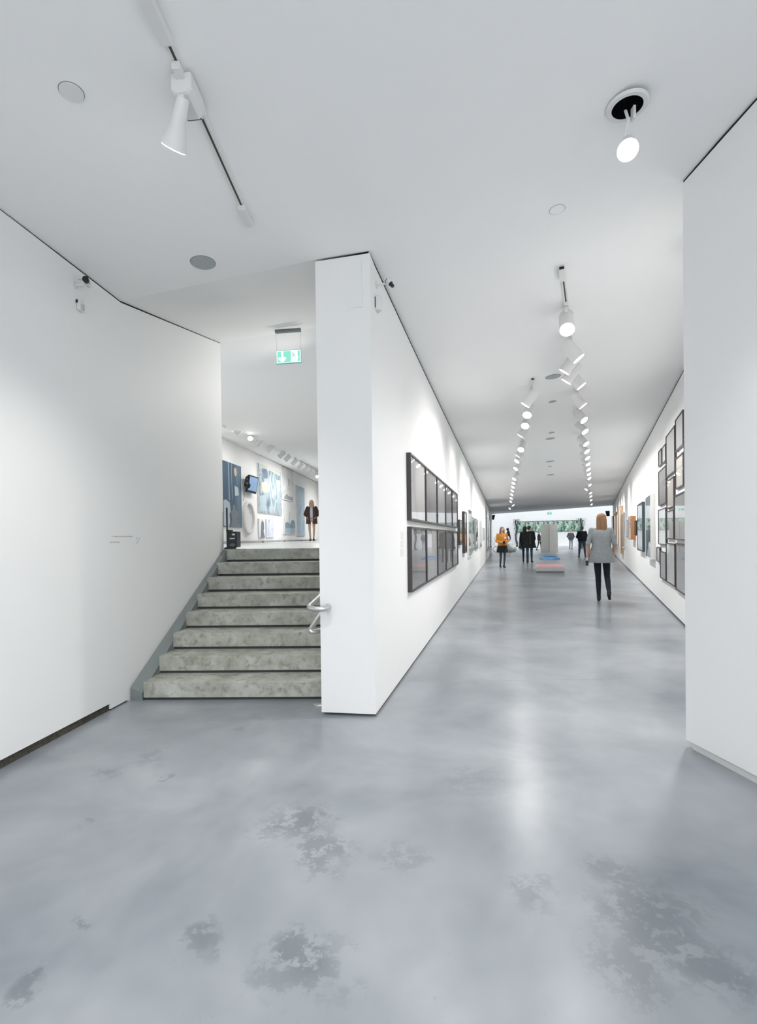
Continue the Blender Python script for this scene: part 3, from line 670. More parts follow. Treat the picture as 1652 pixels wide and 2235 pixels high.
m.loft([[c + V(0, 0, z) + hh * (.036 * math.cos(a)) + nn * (.05 * k_ * abs(math.sin(a))) for a in np.linspace(0, math.pi, 12)] for z, k_ in ((-.055, .5), (-.05, .85), (0, 1), (.048, .9), (.055, .6))]); m.build('housing', WHITE, t, True)
m = MB(); m.box(c + nn * .003 - hh * .034, (.01, .006, .08), (hh, nn, V(0, 0, 1))); m.build('gap', DARKGAP, t)

# lettering and emblem on the left wall
nS = V(NSW[0], NSW[1], 0)
def on_stair(x, y, off=.001): return onplane(x, y, P3(BEND + NSW * off, 0), (NSW[0], NSW[1], 0))
lt = thing('wall_lettering', on_left(262, 1184, .001), 'two lines of tiny grey lettering on the left wall', 'lettering')
INK = mat('grey_ink', rgb(176, 178, 180), .6)
m = MB(); random.seed(3)
for (y, xs) in ((1171, (244, 263)), (1183.5, (239, 262))):
    x = xs[0]
    while x < xs[1]:
        wd = random.uniform(.7, 1.5); a, b, c_, d_ = on_left(x, y - 1.2, .001), on_left(x + wd, y - 1.2, .001), on_left(x + wd, y + 1.2, .001), on_left(x, y + 1.2, .001); m.quad(a, b, c_, d_); x += wd + random.choice((.5, .5, 1.4))
m.build('letters', INK, lt)
m = MB(); x = 266
while x < 288:
    wd = random.uniform(.7, 1.5); m.quad(*[on_stair(a, b) for a, b in ((x, 1169.6), (x + wd, 1169.6), (x + wd, 1172), (x, 1172))]); x += wd + random.choice((.5, .5, 1.3))
m.build('letters', INK, lt)
em = thing('wall_emblem', on_stair(301, 1186), 'tiny green dotted slash emblem printed on the stair wall', 'emblem')
m = MB()
for (x, y) in [(298.6, 1174.6), (298.9, 1176.2)] + [(305 - 1.35 * i, 1174.3 + 2.3 * i) for i in range(6)]:
    m.quad(*[on_stair(x + a, y + b) for a, b in ((-.55, -.75), (.55, -.75), (.55, .75), (-.55, .75))])
m.build('dots', mat('emblem_green', rgb(90, 130, 124), .6), em)
# label cards on the hall wall
for i, (y0, y1) in enumerate(((1160, 1177), (1179.5, 1195), (1198, 1215))):
    a = on_hall_left(874.5, (y0 + y1) / 2); b = on_hall_left(880.5, (y0 + y1) / 2); z0 = on_hall_left(875, y1)[2]; z1 = on_hall_left(875, y0)[2]
    n3 = V(NL[0], NL[1], 0) * .004; m = MB(); m.prism([P3(a, z0), P3(b, z0), P3(b, z1), P3(a, z1)], [P3(a, z0) + n3, P3(b, z0) + n3, P3(b, z1) + n3, P3(a, z1) + n3])
    tag(m.build('caption_card', mat('card_white', (.8, .8, .8, 1), .5)), '%s white caption card of three beside the dark frames on the hall wall' % ('topmost', 'middle', 'lowest')[i], 'caption card', 'caption cards')

# ------------------------------------------------------------------ framed pictures
class PlaneW:
    def __init__(s, P, D, N, zr_=None): s.P, s.D, s.N = np.array(P), np.array(D), np.array(N)
    def hit(s, x, y, off=0.):
        q = onplane(x, y, P3(s.P + s.N * off, 0), (s.N[0], s.N[1], 0)); return float((q[:2] - s.P) @ s.D), float(q[2])
    def pt(s, a, z, off=0.): p = s.P + s.D * a + s.N * off; return V(p[0], p[1], z)
HL = PlaneW(PR, DL, NL); HR = PlaneW(PRW, DR, NR); GW = PlaneW(GA, GD, GN); BKW = PlaneW(BK, BDv, BNv)
def rect_on(W, xf, xn, yt, yb, depth):
    sn, z1 = W.hit(xn, yt, depth); _, z0 = W.hit(xn, yb, depth); sf, _ = W.hit(xf, (yt + yb) / 2, depth)
    return min(sn, sf), max(sn, sf), z0, z1
def ring_mesh(W, s0, s1, z0, z1, b, d0, d1):
    m = MB(); rings = []
    for (sa, za, ka, kz) in ((s0, z0, 1, 1), (s1, z0, -1, 1), (s1, z1, -1, -1), (s0, z1, 1, -1), ):
        rings.append([W.pt(sa, za, d0), W.pt(sa, za, d1), W.pt(sa + ka * b, za + kz * b, d1), W.pt(sa + ka * b, za + kz * b, d0)])
    rings.append(rings[0]); vs_ = [p for r in rings[:4] for p in r]; fs = []
    for i in range(4):
        j = (i + 1) % 4
        for k in range(4): fs.append((i * 4 + k, i * 4 + (k + 1) % 4, j * 4 + (k + 1) % 4, j * 4 + k))
    m.add(vs_, fs); return m
def framed(W, xf, xn, yt, yb, label, fm, am, depth=.04, b=.018, glass=True, mount=None, group=None, cat='picture', name='framed_picture'):
    s0, s1, z0, z1 = rect_on(W, xf, xn, yt, yb, depth); b = min(b, (s1 - s0) * .2)
    t = thing(name, W.pt((s0 + s1) / 2, z0, .002), label, cat, group)
    ring_mesh(W, s0, s1, z0, z1, b, .002, depth).build('frame', fm, t)
    def panel(nm, ins, d0, d1, mt):
        m = MB(); c = [(s0 + ins, z0 + ins), (s1 - ins, z0 + ins), (s1 - ins, z1 - ins), (s0 + ins, z1 - ins)]
        m.prism([W.pt(a, z, d0) for a, z in c], [W.pt(a, z, d1) for a, z in c]); return m.build(nm, mt, t)
    if mount is not None:
        panel('mount', b, .003, depth - .016, mat('mount_white', (.75, .75, .74, 1), .7)); panel('print', b + mount, .004, depth - .014, am)
    else: panel('print', b, .003, depth - .014, am)
    if glass:
        m = MB(); c = [(s0 + b, z0 + b), (s1 - b, z0 + b), (s1 - b, z1 - b), (s0 + b, z1 - b)]; m.add([W.pt(a, z, depth - .007) for a, z in c], [(0, 1, 2, 3)]); m.build('glass_pane', GLASS, t)
    return t, (s0, s1, z0, z1)
A_GREY = art('print_grey', [(112, 110, 112), (146, 144, 146), (164, 160, 160)], 'noise', 2.2, 4, (1, 1, .5))
A_GREY2 = art('print_grey_light', [(160, 160, 162), (184, 184, 186), (200, 198, 198)], 'noise', 1.6, 3, (1, 1, .4))
A_ROBE = art('print_robe', [(150, 146, 146), (226, 224, 224), (190, 172, 168)], 'noise', 1.4, 2, (1, 1, .35))
A_BROWN = art('print_brown', [(150, 120, 96), (196, 176, 158), (120, 124, 122), (205, 205, 202)], 'noise', 2.5, 4, (1, 1, .7))
A_PALE = art('print_pale', [(214, 218, 218), (232, 234, 232), (190, 198, 196)], 'noise', 3., 5)
A_GREEN = art('print_green', [(150, 176, 164), (196, 208, 200), (120, 140, 132), (216, 220, 214)], 'noise', 4., 5)
A_BLUE = art('print_blue', [(120, 140, 150), (176, 190, 196), (204, 212, 214)], 'noise', 2., 4)
A_WARM = art('print_warm', [(222, 214, 204), (234, 228, 220), (216, 210, 204)], 'noise', 1.5, 3)
WF = mat('white_frame', (.8, .8, .79, 1), .4); SF = mat('silver_frame', rgb(158, 164, 164), .35, .5); OAK = mat('oak_frame', rgb(206, 172, 138), .5, noise=(40., .12)); TEAK = mat('teak_frame', rgb(176, 118, 74), .5, noise=(40., .15)); DGF = mat('dark_green_frame', rgb(52, 66, 70), .4)
# the block of ten on the left-hand hall wall
xs = [(897, 927.3), (930.8, 952), (955, 970.7), (973, 985.7), (987.6, 998.6)]
Wn = HL.hit(897, 1060, .045)[0]; We = HL.hit(998.6, 1060, .045)[0]; PITCHF = (We - Wn) / 5
ord5 = ['nearest the pillar', 'second from the pillar', 'in the middle', 'fourth from the pillar', 'farthest from the pillar']
for row, (yt, yb, nm) in enumerate(((988, 1135.4, 'upper'), (1149, 1295, 'lower'))):
    _, z1 = HL.hit(897, yt, .045); _, z0 = HL.hit(897, yb, .045)
    for i in range(5):
        s0 = Wn + PITCHF * i; s1 = s0 + PITCHF - .012
        t = thing('framed_print', HL.pt((s0 + s1) / 2, z0, .002), 'dark framed glazed print in the %s row of ten, %s' % (nm, ord5[i]), 'picture', 'block of ten dark framed prints')
        ring_mesh(HL, s0, s1, z0, z1, .02, .002, .045).build('frame', DARKFR, t)
        m = MB(); c = [(s0 + .02, z0 + .02), (s1 - .02, z0 + .02), (s1 - .02, z1 - .02), (s0 + .02, z1 - .02)]
        m.prism([HL.pt(a, z, .003) for a, z in c], [HL.pt(a, z, .028) for a, z in c]); m.build('print', A_ROBE if (row == 0 and i == 0) else (A_GREY if (i + row) % 2 else A_GREY2), t)
        m = MB(); m.add([HL.pt(a, z, .036) for a, z in c], [(0, 1, 2, 3)]); m.build('glass_pane', GLASS, t)
# further along the left-hand wall: (x near, x far, y top, y bottom at the near edge)
LP = [(1003.4, 1010, 1134, 1190, 'dark framed picture just beyond the block of ten', DARKFR, A_BROWN, .05), (1013.7, 1019, 1116, 1208, 'tall black framed picture, second beyond the block of ten', DARKFR, A_BROWN, .06),
      (1022, 1030, 1109, 1218, 'tall white framed picture beyond the tall black one', WF, A_GREEN, .04), (1030.5, 1035.5, 1128, 1203, 'silver framed picture right of the tall white one', SF, A_GREEN, .04),
      (1038, 1043.6, 1131.5, 1200, 'silver framed picture, second after the tall white one', SF, A_GREEN, .04), (1046.5, 1051.7, 1134, 1197, 'pale framed picture midway along the left-hand wall', WF, A_PALE, .03),
      (1054.7, 1057.5, 1152, 1178, 'small pale picture on the left-hand wall before three tall ones', SF, A_PALE, .03), (1062.8, 1065.5, 1129, 1205, 'nearest of three tall grey framed pictures at the wall end', SF, A_GREY2, .05),
      (1067.3, 1069.5, 1134, 1199.5, 'middle of three tall grey framed pictures at the wall end', SF, A_GREY2, .05), (1071, 1073.2, 1137, 1196, 'last of three tall grey framed pictures at the wall end', SF, A_GREY2, .05)]
for (xn, xf, yt, yb, lab, fm, am, dp) in LP: framed(HL, xf, xn, yt, yb, lab, fm, am, dp, .025)
# the irregular cluster on the right-hand wall: (x far, x near, y top, y bottom at near edge, label)
RP = [(1472.6, 1489, 894, 971, 'topmost dark framed print of the cluster on the right wall'), (1491.5, 1505, 944, 1053, 'dark framed print half hidden by the near right wall edge'),
      (1452.4, 1471.0, 928, 1029, 'tall dark framed print near the top of the right wall cluster'), (1473, 1489.5, 986, 1060, 'dark framed print directly under the topmost one on the right wall'),
      (1436.3, 1442.6, 978, 1014, 'smallest upper dark frame at the left of the right wall cluster'), (1443.6, 1451.4, 968, 1006, 'small dark frame beside the smallest one, right wall cluster'),
      (1436.3, 1452, 1015, 1098, 'dark framed print below the two small ones, right wall cluster'), (1454, 1469, 1039, 1106, 'dark framed print under the tall one in the right wall cluster'),
      (1470.5, 1500, 1068, 1180, 'wide dark framed print beside the near right wall edge'), (1436, 1451.8, 1107, 1190, 'dark framed print at the left, centre row of the right wall cluster'),
      (1453.7, 1468.5, 1112, 1177, 'dark framed print in the middle of the right wall cluster'), (1432.4, 1439.0, 1195, 1227.5, 'small dark frame lowest at the left of the right wall cluster'),
      (1439.8, 1451.8, 1206, 1268, 'narrow dark frame in the bottom row, right wall cluster'), (1453, 1471.5, 1187, 1281, 'tall dark frame in the bottom row, right wall cluster'),
      (1473.5, 1500, 1188.5, 1304, 'largest bottom row dark frame beside the near right wall edge')]
for i, (xf, xn, yt, yb, lab) in enumerate(RP): framed(HR, xf, xn, yt, yb, lab, DARKFR, (A_GREY2, A_PALE, A_GREY2, A_WARM)[i % 4], .035, .016, group='cluster of dark frames on the right-hand wall')
# further along the right-hand wall
for (xf, xn, yt, yb, lab, fm, am, dp) in [(1407.7, 1419, 1077, 1221, 'tall white framed picture on the right wall left of the cluster', WF, A_BLUE, .09), (1390, 1401, 1095, 1204, 'tall dark green framed picture on the right wall', DGF, A_BLUE, .09),
      (1384.8, 1386.9, 1136, 1169, 'small black framed picture on the right wall beside the orange framed one', BLACK, A_BLUE, .06), (1371.5, 1376.3, 1126, 1178, 'orange wood framed picture on the right wall', TEAK, A_BLUE, .14),
      (1366, 1368.8, 1135, 1172, 'pale small picture on the right wall past the orange one', SF, A_PALE, .03), (1357.4, 1360.3, 1118, 1196, 'white framed picture on the right wall before the light wood ones', WF, A_GREY2, .06),
      (1350, 1353.6, 1104, 1208, 'nearest of the tall light wood framed pictures on the right wall', OAK, A_WARM, .12), (1345.5, 1348, 1122, 1190, 'second light framed picture on the right wall, shorter', OAK, A_WARM, .08),
      (1340.6, 1342.6, 1117, 1198, 'third light wood framed picture on the right wall', OAK, A_WARM, .1), (1334.6, 1336.4, 1126, 1190, 'last light wood framed picture at the right wall end', OAK, A_WARM, .1)]:
    framed(HR, xf, xn, yt, yb, lab, fm, am, dp, .03)

# ------------------------------------------------------------------ upper gallery
GALTR = 1.2
TA = GA + GN * GALTR; 
def gal_s(px):
    lo, hi = -6., 25.
    for _ in range(40):
        mid = (lo + hi) / 2; p = TA + GD * mid
        if proj((p[0], p[1], 4.0))[0] < px: lo = mid
        else: hi = mid
    return lo
zg = lambda X, Y: atY(494 + (691 - 494) * np.clip((((V(X, Y) - TA) @ GD) - gal_s(494)) / (gal_s(691) - gal_s(494)), -1, 1.6), 0, 10)[2] * 0 + 4.06
mx_ = [(494, 907), (523, 924), (545, 940), (566, 951), (590, 968), (615, 982), (628, 990), (643, 998), (656, 1008), (668, 1016), (678, 1020), (691, 1028)]
sA, sB = gal_s(494), gal_s(691); pA = TA + GD * sA; pB = TA + GD * sB
zA = atY(494, 905, pA[1])[2]; zB = atY(691, 1027, pB[1])[2]
zg = lambda X, Y: zA + (zB - zA) * (((V(X, Y) - TA) @ GD) - sA) / (sB - sA)
rail(TA + GD * (sA - 1.5), TA + GD * (sB + 6), zg, 'light_track', 'white ceiling track along the upper gallery picture wall', 10)
GLIT = {2, 4, 5, 7, 8, 11}
angG = math.atan2(GD[0], GD[1])
for i, (px, py) in enumerate(mx_):
    p = TA + GD * gal_s(px); aim = V(-GN[0] * .8, -GN[1] * .8, -.75)
    if i in (2, 11): aim = V(.2, -.75, -.8)
    track_lamp(P3(p, zg(*p)), -angG, aim, 'white spotlight, %s from the left on the upper gallery track' % ordinal(i), 'spotlights on the gallery track', TRACK_W * (.36 if i < 4 else .2 if i < 8 else .5), 140)
for k, (p, zl, aim_) in enumerate(((V(-3.3, 8.2), 3.85, (.4, 0, -1)), (V(-.45, 7.0), 3.70, (-.7, -.75, -.75)), (V(-1.2, 12.), 4.0, (-.2, 0, -1)), (V(-1.55, 18.), 4.05, (-.3, 0, -1)), (V(-.7, 24.), 4.05, (-.5, 0, -1)), (V(-.9, 31.), 4.05, (-.4, 0, -1)))):   # unseen fill lamps added to brighten the stairs and gallery
    track_lamp(P3(p, zl), -angG, aim_, 'white spotlight on the gallery ceiling %s' % ('behind the stair wall', 'hidden just behind the pillar', 'further back behind the pillar', 'far beyond the pillar', 'fifth along beyond the pillar', 'farthest back beyond the pillar')[k], None, TRACK_W * (2.2, .75, 2.2, 3.6, 4.4, 4.)[k], 150)
CANV = mat('canvas_edge', (.72, .72, .7, 1), .7)
def canvas(W, xn, xf, yt, yb, label, am, depth=.04, name='painting', border=0):
    s0, s1, z0, z1 = rect_on(W, xf, xn, yt, yb, depth); t = thing(name, W.pt((s0 + s1) / 2, z0, .002), label, 'painting')
    m = MB(); c = [(s0, z0), (s1, z0), (s1, z1), (s0, z1)]; m.prism([W.pt(a, z, .002) for a, z in c], [W.pt(a, z, depth - .002) for a, z in c]); m.build('stretcher', CANV, t)
    m = MB(); e = .004 + border; c = [(s0 + e, z0 + e), (s1 - e, z0 + e), (s1 - e, z1 - e), (s0 + e, z1 - e)]; m.prism([W.pt(a, z, depth - .003) for a, z in c], [W.pt(a, z, depth) for a, z in c]); m.build('painted_face', am, t)
    def shape(pts, mt, nm='painted_shape', lift=.002):
        mm = MB(); q = [W.pt(s0 + (s1 - s0) * u, z1 + (z0 - z1) * v, depth + lift) for u, v in pts]; q2 = [W.pt(s0 + (s1 - s0) * u, z1 + (z0 - z1) * v, depth) for u, v in pts]; mm.prism(q2, q); return mm.build(nm, mt, t)
    return t, shape
pt = lambda n, c: mat('paint_' + n, rgb(*c), .6)
t, sh = canvas(GW, 484, 527, 1003, 1150, 'tall slate blue painting with grey silhouettes, leftmost on the gallery wall', art('paint_slate', [(70, 92, 112), (104, 128, 146), (88, 110, 130)], 'wave', .8, 3, (1.2, 1.2, .15), .6, .6))
sh([(.05, .6), (.16, .58), (.35, .62), (.40, .75), (.33, .80), (.36, .92), (.30, 1), (.05, .98)], pt('pale', (176, 190, 198))); sh([(.52, .64), (.62, .66), (.66, .72), (.80, .75), (.84, .82), (.74, .86), (.80, .95), (.97, 1), (.40, .99), (.46, .88), (.42, .76), (.50, .72)], pt('grey', (124, 132, 138)), lift=.003)
sh([(.62, .34), (.82, .36), (.84, .48), (.64, .50)], pt('mist', (186, 202, 212))); sh([(.62, .06), (.72, .06), (.76, .12), (.72, .19), (.64, .18), (.60, .12)], pt('glow', (206, 190, 164)))
sh([(.30, 0), (.34, 0), (.36, .58), (.32, .58)], pt('line', (150, 172, 188))); sh([(.46, 0), (.48, 0), (.50, .56), (.48, .56)], pt('line', (150, 172, 188)))
t, sh = canvas(GW, 563, 614, 1010, 1118, 'large blue grey painting with cream figures, centre of the gallery wall', art('paint_harbour', [(92, 118, 134), (140, 162, 174), (188, 200, 204), (112, 138, 152)], 'noise', 1.3, 4, (1.5, 1.5, .7), .6, 2.))
sh([(.12, .38), (.30, .32), (.42, .40), (.44, .52), (.20, .58), (.14, .52)], pt('cream', (224, 214, 190))); sh([(.02, 0), (.98, 0), (.96, .10), (.5, .06), (.05, .12)], pt('sky', (214, 216, 210))); sh([(.75, .22), (.92, .2), (.92, .46), (.78, .45)], pt('white', (230, 232, 232))); sh([(.04, .66), (.22, .62), (.30, .95), (.06, .98)], pt('paleblue', (176, 196, 206)))
sh([(.45, .2), (.50, .2), (.62, .62), (.56, .62)], pt('ice', (206, 220, 226))); sh([(.12, .08), (.34, .06), (.40, .24), (.22, .28)], pt('steelblue', (108, 124, 150)))
t, sh = canvas(GW, 617, 640.5, 1018, 1090, 'white sketch painting with grey tree marks right of the large blue one', art('paint_sketch', [(196, 200, 202), (228, 230, 230), (234, 234, 234)], 'noise', 3., 6))
sh([(.1, .9), (.3, .8), (.55, .86), (.9, .84), (.92, .98), (.1, .96)], pt('soft', (164, 174, 180))); sh([(.45, .30), (.52, .32), (.56, .52), (.50, .54)], pt('soft', (164, 174, 180)))
t, sh = canvas(GW, 647, 665, 1059, 1170, 'tall pale blue painting beside the person upstairs', art('paint_pale_blue', [(148, 174, 198), (176, 196, 212), (190, 206, 218)], 'noise', 1.2, 3))
t, sh = canvas(GW, 619, 645, 1095, 1166, 'white painting with grey blue landscape along its foot', art('paint_white_scape', [(216, 220, 222), (232, 234, 234)], 'noise', 2., 4))
sh([(.08, .66), (.3, .6), (.5, .68), (.62, .56), (.8, .52), (.96, .6), (.96, .98), (.08, .98)], pt('land', (138, 158, 172))); sh([(.08, .8), (.96, .8), (.96, .98), (.08, .98)], pt('water', (170, 190, 202)), lift=.003); sh([(.44, .3), (.48, .3), (.5, .66), (.45, .66)], pt('twig', (180, 188, 192)))
t, sh = canvas(GW, 565, 579, 1132, 1174, 'small portrait drawing in grey, lower row of the gallery wall', mat('paper', (.78, .79, .8, 1), .7))
sh([(.2, 1), (.3, .55), (.35, .2), (.55, .06), (.78, .2), (.8, .5), (.7, .66), (.95, .99)], pt('portrait', (120, 130, 144)))
t, sh = canvas(GW, 581.5, 598, 1133, 1173, 'small pale violet watercolour beside the portrait drawing', art('paint_violet', [(176, 182, 220), (214, 218, 234), (228, 230, 236)], 'noise', 2.2, 3))
# oval relief
s0, s1, z0, z1 = rect_on(GW, 557, 533, 1092, 1166, .1); cs, cz = (s0 + s1) / 2, (z0 + z1) / 2; rs, rz_ = (s1 - s0) / 2, (z1 - z0) / 2
t = thing('oval_relief', GW.pt(cs, z0, .002), 'white oval relief with a raised rim hanging below the screen', 'relief')
def oval(r, d): return [GW.pt(cs + rs * r * math.cos(a), cz + rz_ * r * math.sin(a), d) for a in np.linspace(0, 2 * math.pi, 40, endpoint=False)]
m = MB(); m.loft([oval(1, .002), oval(1.0, .09), oval(.97, .10), oval(.86, .10), oval(.84, .085), oval(.84, .03)], cap=False); m.build('rim', mat('plaster_white', (.74, .73, .72, 1), .6), t, True)
m = MB(); m.loft([oval(.85, .02), oval(.85, .04)]); m.build('field', mat('plaster_field', (.76, .76, .76, 1), .6), t)
m = MB(); m.add([GW.pt(cs + rs * u, cz + rz_ * v, .045) for u, v in ((-.05, .78), (.3, .7), (.5, .3), (.42, .2), (.2, .5))] , [(0, 1, 2, 3, 4)]); m.build('grey_mark', pt('mark', (176, 178, 182)), t)
# wall screen with headphones
s0, s1, z0, z1 = rect_on(GW, 564, 544, 1036, 1073, .22); t = thing('wall_screen', GW.pt((s0 + s1) / 2, z0, .03), 'black framed video screen on a wall arm with headphones', 'screen')
def scr(u, v, d): return GW.pt(s0 + (s1 - s0) * u, z0 + (z1 - z0) * v, .14 + .08 * v * 1.2 + d) + V(0, 0, 0)
m = MB(); m.prism([scr(0, 0, -.06), scr(1, 0, -.06), scr(1, 1, -.06), scr(0, 1, -.06)], [scr(0, 0, 0), scr(1, 0, 0), scr(1, 1, 0), scr(0, 1, 0)]); m.build('casing', mat('screen_casing', rgb(44, 58, 70), .4), t)
m = MB(); m.prism([scr(.08, .12, 0), scr(.94, .12, 0), scr(.94, .92, 0), scr(.08, .92, 0)], [scr(.08, .12, .004), scr(.94, .12, .004), scr(.94, .92, .004), scr(.08, .92, .004)]); m.build('display', mat('display_glow', rgb(120, 146, 180), .3, emit=rgb(150, 176, 206), es=.2), t)
m = MB(); m.tube([GW.pt((s0 + s1) / 2, (z0 + z1) / 2, .002), GW.pt((s0 + s1) / 2, (z0 + z1) / 2, .13)], .03, 10); m.build('wall_arm', BLACK, t, True)
hc = GW.pt(s0 - .04, z0 + (z1 - z0) * .55, .17); m = MB(); m.loft([[hc + V(0, 0, .17 * math.sin(a)) + V(GD[0], GD[1], 0) * .12 * math.cos(a) + d_ for d_ in (V(GN[0], GN[1], 0) * .03, V(0, 0, .03), V(GN[0], GN[1], 0) * -.03, V(0, 0, -.03))] for a in np.linspace(-.4, math.pi + .4, 12)]); m.ball(hc + V(GD[0], GD[1], 0) * .11 - V(0, 0, .08), (.06, .07, .09)); m.ball(hc - V(GD[0], GD[1], 0) * .11 - V(0, 0, .08), (.06, .07, .09)); m.build('headphones', BLACK, t, True)
m = MB(); m.tube([GW.pt(s0 + .05, z0, .02), GW.pt(s0 + .08, z0 - .1, .02), GW.pt(s0 + .04, z0 - .2, .02), GW.pt(s0 - .02, z0 - .28, .02)], .008, 6); m.build('cable', mat('cable_grey', rgb(150, 156, 160), .5), t, True)
# heating pipe along the gallery wall foot
m = MB(); m.box(GW.pt(4, UP + .05, .06), (.06, 14, .03), (V(GN[0], GN[1], 0), V(GD[0], GD[1], 0), V(0, 0, 1))); hp = thing('heating_pipe', GW.pt(4, UP, .06), 'low grey heating pipe along the foot of the gallery wall', 'pipe'); m.build('pipe', mat('pipe_grey', rgb(176, 178, 178), .5), hp)
for s_ in (-2., .5, 3., 5.5, 8., 10.5): m = MB(); m.box(GW.pt(s_, UP + .02, .06), (.05, .06, .04), (V(GN[0], GN[1], 0), V(GD[0], GD[1], 0), V(0, 0, 1))); m.build('bracket', GREYM, hp)

# black device standing at the head of the stairs
Yd = 6.06; zf = UP
def dv(x, y, dy=0.): return atY(x, y, Yd + dy)
dvb = dv(496, 1160)
t = thing('black_device', P3((dv(506, 1190)[0], Yd + .06), zf), 'small black device with an oval silver badge at the head of the stairs', 'device')
x0, x1 = dv(494.5, 1180)[0], dv(517.5, 1180)[0]; ztop = dv(505, 1160)[2]
m = MB(); m.prism([V(x0, Yd, zf + .02), V(x1, Yd, zf + .02), V(x1, Yd + .16, zf + .02), V(x0, Yd + .16, zf + .02)], [V(x0, Yd, ztop), V(x1, Yd, ztop), V(x1, Yd + .16, ztop), V(x0, Yd + .16, ztop)]); m.build('casing', mat('device_black', rgb(30, 38, 44), .35), t, bevel=.008)
m = MB(); m.box((x0 + .035, Yd + .03, zf + .012), (.12, .09, .022)); m.build('foot', BLACK, t)
m = MB(); m.box((x0 + .02, Yd + .06, ztop + .01), (.06, .08, .02)); m.build('top_block', BLACK, t)
def ell(c, rx, rz2, th=.006): mm = MB(); mm.loft([[V(c[0] + rx * math.cos(a), c[1] - k * th, c[2] + rz2 * math.sin(a)) for a in np.linspace(0, 2 * math.pi, 24, endpoint=False)] for k in (0, 1)]); return mm
c = dv(509.5, 1166.5); ell(c, .02, .011).build('badge', mat('badge_silver', rgb(196, 204, 208), .3, .6), t); c = dv(508, 1189); 
ell(dv(508, 1189.5), .031, .02, .03).build('wheel', mat('wheel_grey', rgb(92, 98, 104), .5), t)
m = MB(); a = dv(504, 1176); m.tube([a + V(0, 0, 0), a + V(0, -.03, 0), a + V(.055, -.03, .002)], [.012, .01, .008], 10); m.build('lever', STEEL, t, True)
m = MB(); m.box((dv(494, 1150)[0], Yd + .03, (zf + dv(494, 1108)[2]) / 2 + .01), (.012, .03, dv(494, 1108)[2] - zf - .02)); m.build('post', BLACK, t)

# ------------------------------------------------------------------ lumpy forms grown together from capsules and balls
def capsule(m, a, ra, b, rb, n=10):
    a, b = np.array(a, float), np.array(b, float); d = b - a; L_ = np.linalg.norm(d) + 1e-6; d = d / L_
    pts, rs = [], []
    for k in range(4): t = math.pi / 2 * (k + .15) / 4.15; pts.append(a - d * ra * math.cos(t)); rs.append(ra * math.sin(t))
    pts.append(a); rs.append(ra); pts.append(b); rs.append(rb)
    for k in range(3, -1, -1): t = math.pi / 2 * (k + .15) / 4.15; pts.append(b + d * rb * math.cos(t)); rs.append(rb * math.sin(t))
    m.tube(pts, rs, n)
def grow(name, prims, mats, voxel=.009, smooth=2):
    """prims: ('c', a, ra, b, rb, mat index) or ('e', centre, (rx, ry, rz), mat index); one continuous surface, coloured by the nearest piece"""
    m = MB()
    for p in prims:
        if p[0] == 'c': capsule(m, *p[1:5])
        else: m.ball(p[1], p[2], 14, 10)
    me = bpy.data.meshes.new('tmp'); me.from_pydata(m.v, [], m.f); me.update()
    bm = bmesh.new(); bm.from_mesh(me); bmesh.ops.recalc_face_normals(bm, faces=bm.faces); bm.to_mesh(me); bm.free()
    o = bpy.data.objects.new('tmp', me); COL.objects.link(o)
    r = o.modifiers.new('r', 'REMESH'); r.mode = 'VOXEL'; r.voxel_size = voxel; r.use_smooth_shade = True
    if smooth: q = o.modifiers.new('s', 'SMOOTH'); q.factor = .5; q.iterations = smooth
    dg = bpy.context.evaluated_depsgraph_get(); out = bpy.data.meshes.new_from_object(o.evaluated_get(dg)); out.name = name
    bpy.data.objects.remove(o); 
    for mt in mats: out.materials.append(mt)
    if len(mats) > 1:
        nf = len(out.polygons); c = np.empty(nf * 3); out.polygons.foreach_get('center', c); c = c.reshape(-1, 3); best = np.full(nf, 1e9); idx = np.zeros(nf, int)
        for p in prims:
            if p[0] == 'c':
                a, b = np.array(p[1], float), np.array(p[3], float); d = b - a; t = np.clip(((c - a) @ d) / (d @ d + 1e-9), 0, 1); dist = np.linalg.norm(c - a - t[:, None] * d, axis=1) - (p[2] + (p[4] - p[2]) * t); k = p[5]
            else: rr = np.array(p[2]); q = (c - np.array(p[1])) / rr; l = np.linalg.norm(q, axis=1); dist = (l - 1) * rr.min(); k = p[3]
            w_ = dist < best; best[w_] = dist[w_]; idx[w_] = k
        out.polygons.foreach_set('material_index', idx.astype(np.int32))
    out.polygons.foreach_set('use_smooth', [True] * len(out.polygons)); return out

